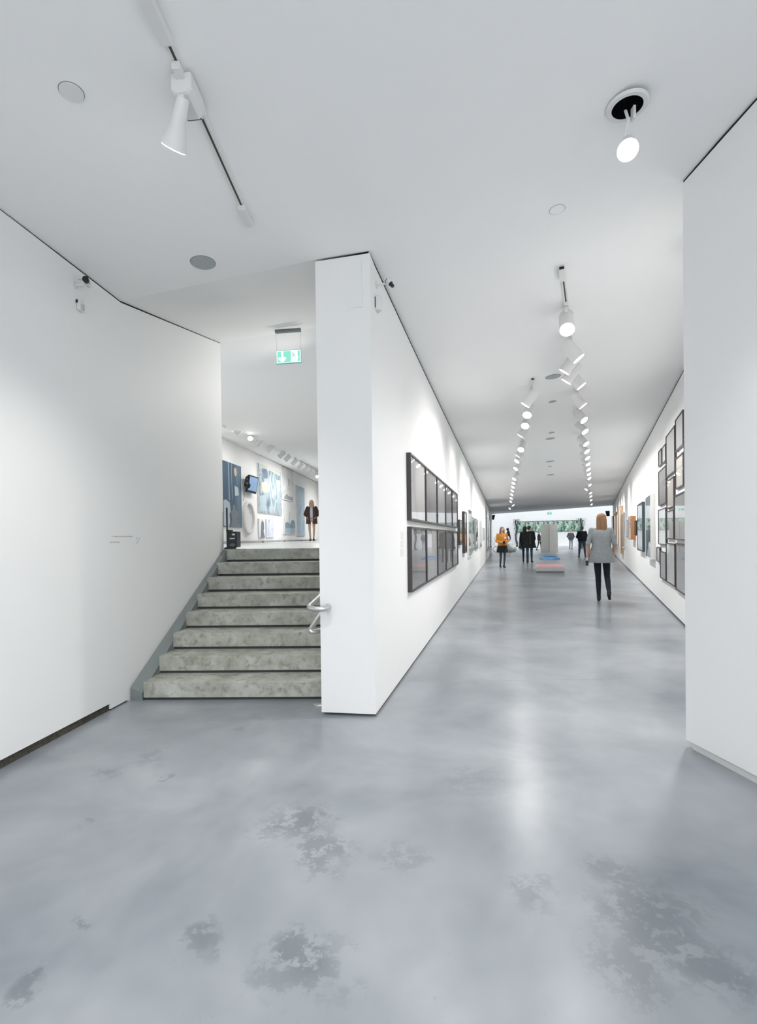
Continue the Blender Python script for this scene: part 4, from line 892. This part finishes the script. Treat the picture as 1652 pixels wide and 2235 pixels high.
SKIN = mat('skin', rgb(214, 170, 150), .55); HAIRD = mat('hair_dark', rgb(44, 36, 34), .6); EYE_ = mat('eye_dark', rgb(50, 40, 36), .4); LIP = mat('lip', rgb(176, 104, 96), .5)
def cloth(n, c, rough=.85): return mat('cloth_' + n, rgb(*c), rough, noise=(18., .08))
def hand_prims(w_, d, side_, k=0, curl=.5):
    """palm, four fingers and a thumb leaving wrist w_ along d; side_ points to the thumb"""
    w_, d, s_ = [np.array(v, float) for v in (w_, d, side_)]; d = d / np.linalg.norm(d); s_ = s_ - d * (s_ @ d); s_ /= np.linalg.norm(s_); n = np.cross(d, s_); out = []
    pc = w_ + d * .085
    for j in (-.026, -.009, .009, .026): out.append(('c', w_ + d * .01 + s_ * j * .7, .016, pc + s_ * j, .0135, k))
    for j, ln in ((.028, .062), (.0095, .07), (-.0095, .066), (-.028, .052)):
        a = pc + s_ * j; b = a + d * ln * .5 + n * ln * .2 * curl; c_ = b + d * ln * .35 + n * ln * .5 * curl; out += [('c', a, .0098, b, .009, k), ('c', b, .009, c_, .0078, k)]
    a = w_ + d * .03 + s_ * .022; b = a + d * .03 + s_ * .03; out += [('c', a, .013, b, .011, k), ('c', b, .011, b + d * .032 + s_ * .006, .009, k)]
    return out
def loft_garment(rings, n=28, wob=0.):
    """rings: (z, cx, cy, rx, ry)"""
    m = MB(); R_ = []
    for i, (z, cx, cy, rx, ry) in enumerate(rings):
        R_.append([(cx + rx * (1 + wob * (i / len(rings)) * math.sin(5 * a + 1)) * math.cos(a), cy + ry * (1 + wob * (i / len(rings)) * math.cos(7 * a)) * math.sin(a), z) for a in np.linspace(0, 2 * math.pi, n, endpoint=False)])
    z, cx, cy, rx, ry = rings[-1]; R_.append([(cx + (x - cx) * .93, cy + (y - cy) * .93, zz + .012) for x, y, zz in R_[-1]])
    m.loft(R_); return m
def person(px, label, height, face, J, cols, garments=(), hair=None, Y=None, z=0., held=None, group=None, hands=(True, True), xy=None):
    """px: pixel of the standing point; face: heading (0 = away from the camera, 180 = towards it); J: joint overrides for a 1.7 m figure facing +Y"""
    P = xy if xy is not None else (onz(px[0], px[1], z) if Y is None else atY(px[0], px[1], Y)); P = V(P[0], P[1], z)
    j = dict(head=(0, .01, 1.585), neck=(0, 0, 1.43), hipL=(-.085, 0, .91), hipR=(.085, 0, .91), kneeL=(-.09, .02, .5), kneeR=(.09, .02, .5), ankL=(-.09, -.02, .085), ankR=(.09, -.02, .085), toeL=(-.1, .13, .028), toeR=(.1, .13, .028),
             shL=(-.17, -.01, 1.385), shR=(.17, -.01, 1.385), elL=(-.225, -.02, 1.1), elR=(.225, -.02, 1.1), wrL=(-.235, .05, .86), wrR=(.235, .05, .86), look=0., torso=0.)
    j.update(J); mats, keys = [], {}
    def K(nm):
        if nm not in keys: keys[nm] = len(mats); mats.append(cols[nm])
        return keys[nm]
    top, leg, sho, skn, slv = K('top'), K('leg'), K('shoe'), K('skin'), K('sleeve'); fo = K('forearm') if 'forearm' in cols else slv; eye = K('eye'); lip = K('lip')
    g = {k: np.array(v, float) for k, v in j.items() if isinstance(v, tuple)}
    pr = []; mp = (g['hipL'] + g['hipR']) / 2; nk = g['neck']
    pr += [('e', lerp(mp, nk, .62) + V(0, 0, .0), (.155, .105, .19), top), ('e', lerp(mp, nk, .32), (.135, .095, .17), top), ('e', mp + V(0, -.005, .02), (.165, .115, .12), leg if 'skirtless' not in cols else top)]
    pr += [('c', g['shL'] + V(.03, 0, -.01), .062, g['shR'] + V(-.03, 0, -.01), .062, top), ('c', nk + V(0, 0, -.06), .062, nk, .052, skn), ('c', nk, .052, g['head'] + V(0, -.01, -.07), .05, skn)]
    h = g['head']; a = math.radians(j['look']); f_ = V(-math.sin(a), math.cos(a), 0); s_ = V(f_[1], -f_[0], 0)
    def ball(c, r, k): pr.append(('c', c - V(0, 0, .0001), r, c + V(0, 0, .0001), r, k))
    pr += [('e', h + V(0, 0, .02), (.076, .092 if abs(math.sin(a)) < .7 else .08, .098), skn), ('c', h + f_ * .045 + V(0, 0, -.06), .042, h + f_ * .05 + V(0, 0, -.085), .028, skn), ('c', h + f_ * .088 + V(0, 0, .012), .009, h + f_ * .104 + V(0, 0, -.018), .013, skn)]
    for sg_ in (-1, 1): ball(h + f_ * .082 + s_ * .032 * sg_ + V(0, 0, .012), .010, eye); pr.append(('c', h + s_ * .078 * sg_ + V(0, 0, .018), .014, h + s_ * .078 * sg_ + V(0, 0, -.016), .011, skn))
    pr.append(('c', h + f_ * .086 + s_ * .02 + V(0, 0, -.048), .0085, h + f_ * .086 - s_ * .02 + V(0, 0, -.048), .0085, lip))
    lw = cols.get('legw', 1.)
    for S in 'LR':
        sh_, el, wr, hp, kn, an, to = [g[q + S] for q in ('sh', 'el', 'wr', 'hip', 'knee', 'ank', 'toe')]; aw = cols.get('armw', 1.)
        pr += [('c', sh_, .058 * aw, el, .044 * aw, slv), ('c', el, .043 * aw, wr, .03 * (aw if fo == slv else 1), fo), ('c', hp, .085 * lw, kn, .058 * lw, leg), ('c', kn, .056 * lw, lerp(kn, an, .35), .054 * lw, leg), ('c', lerp(kn, an, .35), .054 * lw, an, .037 * lw, leg)]
        fd = to - an; fd[2] = 0; fd = fd / (np.linalg.norm(fd) + 1e-6); pr += [('c', an, .042, an + V(0, 0, -.03), .042, sho), ('c', V(an[0], an[1], max(.035, an[2] - .045)) - fd * .025, .036, to, .028, sho)]
        if hands['LR'.index(S)]:
            hd = g.get('hd' + S, wr - el); pr += hand_prims(wr, hd, g.get('th' + S, V(0, 1, .1)), skn)
    me = grow('body', pr, mats)
    root = thing('person', P, label, 'person', group, math.radians(-face)); sc = height / 1.70; root.scale = (sc, sc, sc)
    b = bpy.data.objects.new('body', me); COL.objects.link(b); b.parent = root
    for (nm, rings, mt, wob) in garments:
        o = loft_garment(rings, wob=wob); me2 = o.mesh(nm, (0, 0, 0), True); me2.materials.append(mt); ob = bpy.data.objects.new(nm, me2); COL.objects.link(ob); ob.parent = root
    if hair:
        prims, mt = hair(h, f_, s_); me3 = grow('hair', prims, [mt], .011); ob = bpy.data.objects.new('hair', me3); COL.objects.link(ob); ob.parent = root
    return root, sc
def hair_short(mt):
    return lambda h, f_, s_: ([('e', h - f_ * .018 + V(0, 0, .045), (.088, .094, .088), 0), ('e', h - f_ * .05 + V(0, 0, .0), (.07, .06, .075), 0)], mt)
def hair_long(mt, ln=.3, w_=.07):
    def f(h, f_, s_):
        p = [('e', h - f_ * .012 + V(0, 0, .052), (.092, .098, .085), 0), ('c', h - f_ * .055 + V(0, 0, .0), .075, h - f_ * .075 + V(0, 0, -ln), w_ * .65, 0)]
        for q in (-1, 1): p.append(('c', h + s_ * .074 * q - f_ * .01 + V(0, 0, .02), .034, h + s_ * .085 * q - f_ * .025 + V(0, 0, -ln * .85), .034, 0))
        return p, mt
    return f
base = dict(skin=SKIN, eye=EYE_, lip=LIP)
def C_(**k): d = dict(base); d.update(k); return d
def attach(root, mb, name, mt, smooth=True):
    me = mb.mesh(name, (0, 0, 0), smooth); me.materials.append(mt); o = bpy.data.objects.new(name, me); COL.objects.link(o); o.parent = root; return o

# woman in grey walking away
GREYC = cloth('grey_knit', (150, 156, 158)); NAVY = cloth('navy_trousers', (24, 28, 42)); BOOT = cloth('black_boot', (18, 18, 20), .5)
r, sc = person((1313, 1312), 'person in a grey tunic and dark trousers with long fair hair, walking away', 1.72, 24, dict(ankL=(-.05, .0, .085), toeL=(-.06, .15, .028), kneeL=(-.06, .06, .5), kneeR=(.10, .06, .50), ankR=(.13, -.26, .20), toeR=(.14, -.17, .07), hipL=(-.08, 0, .92), hipR=(.085, 0, .91), look=35., elL=(-.235, -.08, 1.12), wrL=(-.235, .02, .88), elR=(.24, -.02, 1.12), wrR=(.22, .14, .95)),
    C_(top=GREYC, leg=NAVY, shoe=BOOT, sleeve=GREYC, forearm=SKIN, armw=1.02),
    [('tunic', [(1.40, 0, -.01, .15, .085), (1.36, 0, -.01, .19, .115), (1.25, 0, -.01, .19, .13), (1.08, 0, 0, .175, .125), (.95, 0, 0, .205, .15), (.84, 0, 0, .225, .165), (.755, 0, .01, .225, .17)], GREYC, .03)], hair_long(mat('hair_fair', rgb(150, 112, 80), .6), .27, .085))
m = MB(); m.box((-.26, .06, .74), (.05, .09, .10)); attach(r, m, 'hand_bag', BLACK, False)
# woman in the orange jumper
ORANGE = cloth('orange_knit', (196, 132, 48)); BSK = cloth('black_skirt', (14, 14, 16)); TIGHT = cloth('dark_tights', (64, 72, 84))
r, sc = person((1096.5, 1239), 'person in an orange jumper and short black skirt walking towards the lobby', 1.68, 176, dict(ankL=(-.06, .02, .085), ankR=(.06, -.10, .10), toeL=(-.07, .16, .028), toeR=(.07, .04, .028), kneeL=(-.08, .07, .5), kneeR=(.07, .02, .49), elL=(-.235, .0, 1.11), elR=(.235, .0, 1.11), wrL=(-.06, .17, 1.08), wrR=(.06, .19, 1.04), hdL=(1, .1, 0), hdR=(-1, .1, 0), thL=(0, 0, 1), thR=(0, 0, 1)),
    C_(top=ORANGE, leg=TIGHT, shoe=BOOT, sleeve=ORANGE, armw=1.2, legw=.85),
    [('jumper', [(1.41, 0, -.01, .13, .08), (1.36, 0, 0, .185, .115), (1.22, 0, 0, .185, .13), (1.05, 0, 0, .18, .13), (.93, 0, 0, .19, .135)], ORANGE, .02), ('skirt', [(.98, 0, 0, .17, .12), (.88, 0, 0, .2, .15), (.72, 0, 0, .23, .18), (.64, 0, 0, .235, .185)], BSK, .03)], hair_long(mat('hair_brown', rgb(122, 98, 84), .6), .2))
m = MB(); m.box((.0, .235, 1.05), (.10, .03, .14)); attach(r, m, 'dark_book', cloth('maroon_book', (70, 36, 40)), False)
m = MB(); m.ball((-.09, .135, 1.24), (.05, .012, .05)); attach(r, m, 'white_badge', mat('badge_white', (.85, .85, .85, 1), .5))
# couple looking to the right
COAT = cloth('black_coat', (20, 24, 26)); JEAN = cloth('blue_jeans', (52, 78, 100)); SHOE = cloth('dark_shoe', (30, 28, 28), .6); JEAN2 = cloth('dark_jeans', (30, 48, 72))
r, sc = person((1156, 1227.5), 'person with short black hair in a long black coat seen from behind', 1.78, 8, dict(look=-55., wrL=(-.2, .06, .9), wrR=(.21, .1, .95), ankL=(-.085, -.02, .085), ankR=(.1, .03, .085), toeR=(.17, .15, .028)), C_(top=COAT, leg=JEAN, shoe=SHOE, sleeve=COAT, armw=1.3),
    [('coat', [(1.46, 0, -.01, .07, .065), (1.41, 0, -.01, .15, .09), (1.36, 0, -.01, .215, .13), (1.2, 0, 0, .225, .15), (1.0, 0, 0, .24, .165), (.8, 0, 0, .27, .19), (.68, .02, 0, .30, .205)], COAT, .03)], hair_short(HAIRD))
m = MB(); m.tube([(.0, -.152, 1.34), (.0, -.168, 1.1), (.0, -.178, .92)], .004, 6); m.ball((0, -.185, .9), .014); attach(r, m, 'hood_cord', mat('cord_grey', rgb(150, 154, 154), .6))
r, sc = person((1146.5, 1226.5), 'person with long dark hair and dark coat, left of the pair seen from behind', 1.76, 20, dict(look=-50., elR=(.2, .02, 1.12)), C_(top=COAT, leg=JEAN2, shoe=SHOE, sleeve=COAT, armw=1.2),
    [('coat', [(1.44, 0, -.01, .07, .065), (1.38, 0, -.01, .19, .12), (1.2, 0, 0, .19, .14), (1.0, 0, 0, .19, .145), (.82, 0, 0, .21, .16), (.72, 0, 0, .22, .165)], COAT, .02)], hair_long(mat('hair_dark_brown', rgb(52, 38, 38), .6), .36, .08))
m = MB(); m.prism([(-.33, -.05, .66), (-.16, -.05, .62), (-.16, .06, .62), (-.33, .06, .66)], [(-.25, -.05, .9), (-.14, -.05, .92), (-.14, .06, .92), (-.25, .06, .9)]); attach(r, m, 'shoulder_bag', BLACK, False)
# person leaning behind the upright panels
DJ = cloth('dark_jacket', (34, 34, 44)); 
P = onz(1177, 1202); person((1176.5, 1201), 'person in dark clothes half hidden behind the beige upright panels', 1.68, 120, dict(ankL=(-.12, .15, .085), toeL=(-.13, .3, .028), ankR=(.1, -.2, .085), toeR=(.11, -.05, .028), kneeL=(-.1, .14, .5), kneeR=(.1, -.05, .5)), C_(top=DJ, leg=cloth('charcoal', (48, 52, 58)), shoe=BOOT, sleeve=DJ, armw=1.25, legw=.9),
    [('jacket', [(1.44, 0, 0, .07, .065), (1.37, 0, 0, .19, .12), (1.2, 0, 0, .2, .15), (1.0, 0, 0, .19, .145), (.88, 0, 0, .2, .15)], DJ, .02)], hair_short(mat('hair_grey', rgb(150, 130, 116), .6)))
# man with hands in pockets, facing us
GJ = cloth('grey_jacket', (74, 80, 84)); person((1246, 1199), 'person in a grey jacket with hands in pockets facing the camera, far room', 1.78, 185, dict(elL=(-.29, -.04, 1.12), elR=(.29, -.04, 1.12), wrL=(-.2, .06, .95), wrR=(.2, .06, .95), ankL=(-.05, .1, .085), toeL=(-.06, .24, .028), kneeL=(-.07, .1, .5), ankR=(.08, -.1, .085), toeR=(.08, .05, .028)), C_(top=GJ, leg=cloth('grey_jeans', (120, 130, 142)), shoe=SHOE, sleeve=GJ, armw=1.3),
    [('jacket', [(1.44, 0, 0, .075, .07), (1.37, 0, 0, .2, .125), (1.2, 0, 0, .21, .15), (1.0, 0, 0, .2, .15), (.84, 0, 0, .215, .16)], GJ, .02)], hair_short(mat('hair_sandy', rgb(170, 140, 118), .6)), hands=(False, False))
# man in navy, back to us
NV = cloth('navy_jumper', (16, 28, 44)); person((1270.5, 1216), 'stocky person in a navy jumper and jeans with back turned, right of the panels', 1.80, 20, dict(hipL=(-.1, 0, .91), hipR=(.1, 0, .91), ankL=(-.16, -.02, .085), ankR=(.16, -.02, .085), toeL=(-.2, .12, .028), toeR=(.21, .12, .028), kneeL=(-.13, .02, .5), kneeR=(.13, .02, .5), elL=(-.27, .02, 1.12), elR=(.27, .02, 1.12), wrL=(-.14, .2, 1.0), wrR=(.2, .17, .96)), C_(top=NV, leg=cloth('washed_jeans', (66, 86, 106)), shoe=SHOE, sleeve=NV, armw=1.35, legw=1.15),
    [('jumper', [(1.45, 0, 0, .075, .07), (1.38, 0, -.01, .21, .13), (1.2, 0, 0, .235, .17), (1.0, 0, 0, .225, .165), (.88, 0, 0, .225, .16)], NV, .02)], hair_short(mat('hair_greying', rgb(92, 82, 76), .6)))
# person upstairs
BR = cloth('brown_coat', (78, 58, 54)); BE = cloth('beige_trousers', (196, 172, 154))
Pu = atY(681, 1182, 21.3); r, sc = person((681, 1182), 'fair haired person in a brown coat and light trousers up in the gallery', 1.72, 178, dict(elL=(-.29, -.04, 1.12), elR=(.29, -.04, 1.12), wrL=(-.19, .08, 1.0), wrR=(.19, .08, 1.0), ankL=(-.07, .02, .085), ankR=(.07, -.06, .085), toeL=(-.08, .16, .028), toeR=(.08, .08, .028)), C_(top=cloth('pale_shirt', (200, 206, 214)), leg=BE, shoe=SHOE, sleeve=BR, armw=1.3, legw=.9),
    [('shirt_front', [(1.38, 0, .05, .06, .07), (1.2, 0, .06, .075, .1), (.98, 0, .06, .07, .1)], cloth('pale_shirt', (200, 206, 214)), 0.), ('coat_side', [(1.43, -.09, -.02, .05, .06), (1.36, -.12, -.02, .10, .12), (1.15, -.13, 0, .095, .145), (.95, -.13, 0, .095, .15), (.72, -.14, 0, .10, .16)], BR, .02), ('coat_side', [(1.43, .09, -.02, .05, .06), (1.36, .12, -.02, .10, .12), (1.15, .13, 0, .095, .145), (.95, .13, 0, .095, .15), (.72, .14, 0, .10, .16)], BR, .02)],
    hair_long(mat('hair_blond', rgb(226, 196, 160), .6), .14), xy=Pu, z=UP)

# ------------------------------------------------------------------ the far room
# low plinth with two pink panels
A0, A1 = onz(1168.5, 1250.5), onz(1232, 1250.5); ux = (A1 - A0) / np.linalg.norm(A1 - A0); uy = lerp(A0, A1, .5); uy = uy / np.linalg.norm(uy); wd = np.linalg.norm(A1 - A0); HZ = .2; DP = 1.9
pl_ = thing('low_plinth', lerp(A0, A1, .5), 'low white plinth with two pink panels on top in the hall floor', 'plinth')
m = MB(); m.prism([A0 + ux * .03 + uy * .03, A1 - ux * .03 + uy * .03, A1 - ux * .03 + uy * (DP - .03), A0 + ux * .03 + uy * (DP - .03)], [p + V(0, 0, .06) for p in (A0 + ux * .03 + uy * .03, A1 - ux * .03 + uy * .03, A1 - ux * .03 + uy * (DP - .03), A0 + ux * .03 + uy * (DP - .03))]); m.build('recessed_base', mat('plinth_base', rgb(150, 154, 156), .6), pl_)
m = MB(); m.prism([p + V(0, 0, .06) for p in (A0, A1, A1 + uy * DP, A0 + uy * DP)], [p + V(0, 0, HZ) for p in (A0, A1, A1 + uy * DP, A0 + uy * DP)]); m.build('box', mat('plinth_paint', rgb(204, 206, 208), .5), pl_, bevel=.004)
PINK = mat('pink_panel', rgb(240, 176, 182), .5)
for (u0, u1) in ((.04, .48), (.52, .96)):
    q = [A0 + ux * wd * u0 + uy * .08, A0 + ux * wd * u1 + uy * .08, A0 + ux * wd * u1 + uy * (DP - .1), A0 + ux * wd * u0 + uy * (DP - .1)]
    m = MB(); m.prism([p + V(0, 0, HZ) for p in q], [p + V(0, 0, HZ + .012) for p in q]); m.build('pink_panel', PINK, pl_)
# low round heap of blue pieces
c = onz(1200.5, 1220.5); R_ = .52
t = thing('blue_heap', c, 'low round heap of bright blue pieces on the floor behind the plinth', 'heap')
m = MB(); m.lathe([(R_, 0), (R_ * .98, .03), (R_ * .8, .10), (R_ * .45, .15), (.02, .165)], c, 32); m.build('heap_core', mat('heap_core', rgb(160, 206, 238), .5), t, True)
m = MB(); random.seed(5)
for _ in range(1000):
    a = random.random() * 6.283; q = math.sqrt(random.random()); p = c + V(R_ * q * math.cos(a), R_ * q * math.sin(a), (.165 * (1 - q ** 2.2) + .008)); e = random.uniform(.018, .036); b = random.random() * 3.14; d1 = V(math.cos(b), math.sin(b), 0) * e; d2 = V(-math.sin(b), math.cos(b), 0) * e * .7
    m.add([p - d1 - d2, p + d1 - d2, p + d2 * 1.3, p + V(0, 0, .03)], [(0, 1, 3), (1, 2, 3), (2, 0, 3), (0, 2, 1)])
tag(m.build('blue_pieces', mat('blue_fragment', rgb(62, 160, 236), .4), t), kind='stuff')
# pair of tall beige panels set on edge
B0, Bm, B1 = onz(1180.5, 1205.5), onz(1199, 1205.8), onz(1217.5, 1205.5); sp = 2.12 * B0[1] / 37.5
zt_ = atY(1199, 1144, Bm[1])[2]; t = thing('folding_panels', Bm, 'two tall beige upright panels standing side by side in the far room', 'panels'); BEI = mat('beige_panel', rgb(232, 228, 218), .7, noise=(3., .04))
for (a, b) in ((B0, Bm + V(-.02, .0, 0)), (Bm + V(.02, 0, 0), B1)):
    m = MB(); bk = V(Bm[0], Bm[1], 0) / np.linalg.norm(Bm) * .25; m.prism([a, b, b + bk, a + bk], [p + V(0, 0, zt_) for p in (a, b, b + bk, a + bk)]); m.build('panel', BEI, t)
m = MB(); m.box(Bm + V(0, .06, zt_ / 2), (.05, .06, zt_)); m.build('joint', mat('panel_joint', rgb(170, 160, 138), .7), t)
# seven green panels on the back wall
CAMO = art('camouflage_green', [(50, 92, 84), (120, 168, 146), (200, 214, 196), (84, 132, 118), (176, 200, 178)], 'voronoi', 5.5, 3, (1, 1, 1), .6)
xs7 = [(1128.5, 1144.5), (1146.2, 1165.4), (1167.2, 1187), (1188.5, 1208.3), (1209.8, 1229.6), (1231, 1250.8), (1252.4, 1271)]
for i, (xa, xb) in enumerate(xs7):
    yt = 1138.5 - 4 * (xa - 1128) / 144; yb = 1162 - 3 * (xa - 1128) / 144
    s0, z1 = BKW.hit(xa, yt, .05); s1, _ = BKW.hit(xb, yt, .05); _, z0 = BKW.hit(xa, yb, .05)
    t = thing('green_panel', BKW.pt((s0 + s1) / 2, z0, .002), 'green mottled panel on the back wall, %s from the left of seven' % ordinal(i), 'panel picture', 'row of seven green panels')
    ring_mesh(BKW, s0, s1, z0, z1, .04, .002, .06).build('frame', mat('dark_green_edge', rgb(40, 62, 60), .5), t)
    m = MB(); q = [(s0 + .04, z0 + .04), (s1 - .04, z0 + .04), (s1 - .04, z1 - .04), (s0 + .04, z1 - .04)]; m.prism([BKW.pt(a, z, .003) for a, z in q], [BKW.pt(a, z, .05) for a, z in q]); m.build('mottled_face', CAMO, t)
# two leafy standing pieces at either end of the panels
LEAF = mat('dark_leaf', rgb(52, 78, 72), .6, noise=(5., .3)); BARK = mat('dark_bark', rgb(66, 78, 80), .7)
def vine(px, ytop, ybase, wpx, top_w, label, seed):
    random.seed(seed); b = BKW.hit(px, 1180, .5); base_ = BKW.pt(b[0], 0, .5); zt2 = BKW.hit(px, ytop, .5)[1]; k = base_[1] / F
    t = thing('leafy_sculpture', base_, label, 'sculpture')
    m = MB(); m.lathe([(.22, 0), (.2, .05), (.06, .08)], base_, 14); m.build('foot', BARK, t, True)
    m = MB(); m.tube([base_ + V(.09 * math.sin(i * 1.3), .05 * math.cos(i), zt2 * i / 9) for i in range(10)], [.10 - .004 * i for i in range(10)], 8); m.build('stem', BARK, t, True)
    m = MB()
    for i in range(420):
        u = random.random() ** .55; zz = zt2 * (.12 + .88 * u); rr = k * (wpx * .35 + (top_w - wpx * .35) * max(0, (u - .55) / .45)); a = random.random() * 6.283; q = math.sqrt(random.random()) * rr
        p = base_ + V(q * math.cos(a), q * math.sin(a) * .5, zz); l = random.uniform(.05, .11); d1 = V(random.uniform(-1, 1), random.uniform(-1, 1), random.uniform(-1, 1)); d1 /= np.linalg.norm(d1); d2 = np.cross(d1, V(.3, .5, .8)); d2 /= np.linalg.norm(d2) + 1e-6
        m.add([p, p + d1 * l * .5 + d2 * l * .3, p + d1 * l, p + d1 * l * .5 - d2 * l * .3], [(0, 1, 2, 3)])
    tag(m.build('leaves', LEAF, t), kind='stuff')
    return t, base_, zt2, k
vine(1127, 1134, 1196, 10, 9, 'slender dark leafy sculpture at the left end of the green panels', 11)
vine(1269, 1131, 1195, 12, 12, 'bushy dark leafy sculpture at the right end of the green panels', 12)
# pale lumpy sculpture with a dark animal on it, left
c = onz(1108, 1205.5); random.seed(21); PALE = mat('pale_plaster', rgb(222, 222, 212), .7)
def mound(c, w_, h_, n, label, seed, voxel=.05, mt=PALE):
    random.seed(seed); pr = []
    for i in range(n):
        u = random.uniform(-1, 1); hh_ = h_ * (1 - abs(u) ** 1.6) * random.uniform(.3, .9); r_ = random.uniform(.13, .24) * w_; pr.append(('e', c * 0 + V(u * w_ * .42, random.uniform(-.3, .3) * w_, max(r_ * .75, hh_ - r_ * .5)), (r_, r_, r_), 0))
    me = grow('lump', pr, [mt], voxel, 1); zmin = min(v.co.z for v in me.vertices); o = bpy.data.objects.new('lumpy_sculpture', me); COL.objects.link(o); o.location = c - V(0, 0, zmin); return tag(o, label, 'sculpture')
mound(c, 1.35, 1.15, 22, 'pale lumpy plaster sculpture on the floor behind the orange jumper', 21)
c2 = onz(1288, 1203); mound(c2, .9, .8, 14, 'pale lumpy sculpture on the floor behind the woman in grey', 22)
k = c[1] / F
an = [('e', (0, 0, .62), (.13, .13, .24), 0), ('e', (-.06, -.05, .93), (.11, .12, .11), 0), ('c', (.08, 0, .5), .08, (.15, 0, .25), .05, 0), ('c', (.15, 0, .25), .05, (.10, 0, .02), .035, 0), ('c', (-.1, -.1, .72), .05, (-.2, -.14, .5), .04, 0), ('c', (-.14, -.1, .98), .035, (-.2, -.12, .93), .03, 0), ('c', (.02, 0, 1.02), .03, (.02, 0, 1.06), .02, 0)]
me = grow('animal', an, [mat('dark_fur', rgb(58, 54, 54), .8)], .025, 2); o = bpy.data.objects.new('animal_sculpture', me); COL.objects.link(o); q = atY(1109.5, 1181, c[1]); o.location = q; tag(o, 'dark crouching animal figure on top of the pale plaster sculpture', 'sculpture')
# hoops leaning against the end of the left-hand wall
hz_ = 0.
for i, (x, y, rpx) in enumerate(((1081.5, 1201, 5.6), (1080.5, 1189, 5.2), (1084, 1176, 5.))):
    rr = rpx * (c[1] + .5) / F; c3 = atY(x, 1203, c[1] + .5); c3[0] = atY(1081.5, 1203, c[1] + .5)[0] + .05 * i; c3[2] = hz_ + rr + .022; hz_ += 2 * rr + .04; m = MB(); m.tube([c3 + V(rr * math.cos(a), .02, rr * math.sin(a)) for a in np.linspace(0, 2 * math.pi, 28)], .022, 8, False)
    tag(m.build('standing_hoop', mat('hoop_%d' % i, (rgb(120, 132, 128), rgb(206, 208, 190), rgb(212, 214, 204))[i], .5), None, True), ('grey hoop standing on the floor at the left wall end', 'cream hoop stacked above the grey hoop at the left wall end', 'topmost pale hoop stacked at the left wall end')[i], 'hoop')
# tan draped figure on a white and teal wedge, behind the couple
c = onz(1139, 1200.5); 
wedge = thing('wedge_base', c, 'low white and teal wedge on the floor left of the pair', 'plinth'); m = MB(); m.prism([c + V(-.65, 0, 0), c + V(.2, 0, 0), c + V(.2, .6, 0), c + V(-.65, .6, 0)], [c + V(-.62, .02, .12), c + V(.2, .02, .42), c + V(.2, .58, .42), c + V(-.62, .58, .12)]); m.build('wedge', mat('wedge_white', rgb(224, 232, 236), .5), wedge)
m = MB(); m.prism([c + V(-.3, -.02, 0), c + V(.15, -.02, 0), c + V(.15, -.002, 0), c + V(-.3, -.002, 0)], [c + V(-.05, -.02, .18), c + V(.15, -.02, .36), c + V(.15, -.002, .36), c + V(-.05, -.002, .18)]); m.build('teal_face', mat('wedge_teal', rgb(110, 160, 164), .5), wedge)
pr = [('e', (0, 0, .45), (.14, .12, .42), 0), ('e', (-.08, 0, .3), (.12, .1, .2), 0), ('e', (.05, 0, .8), (.1, .1, .16), 0)]
me = grow('draped', pr, [mat('tan_cloth', rgb(150, 124, 110), .8, noise=(6., .15))], .03, 1); zmin = min(v.co.z for v in me.vertices); o = bpy.data.objects.new('draped_sculpture', me); COL.objects.link(o); o.location = c + V(-.02, .3, .345 - zmin); tag(o, 'tan draped form resting on the white and teal wedge', 'sculpture')
# low white platform along the back wall
s0 = BKW.hit(1217, 1195)[0]; s1 = BKW.hit(1257, 1195)[0]
m = MB(); q = [BKW.pt(s0, 0, .05), BKW.pt(s1, 0, .05), BKW.pt(s1, 0, 1.2), BKW.pt(s0, 0, 1.2)]; m.prism(q, [p + V(0, 0, .26) for p in q]); tag(m.build('low_platform', mat('platform_white', (.8, .8, .8, 1), .5)), 'long low white platform against the back wall under the green panels', 'platform')
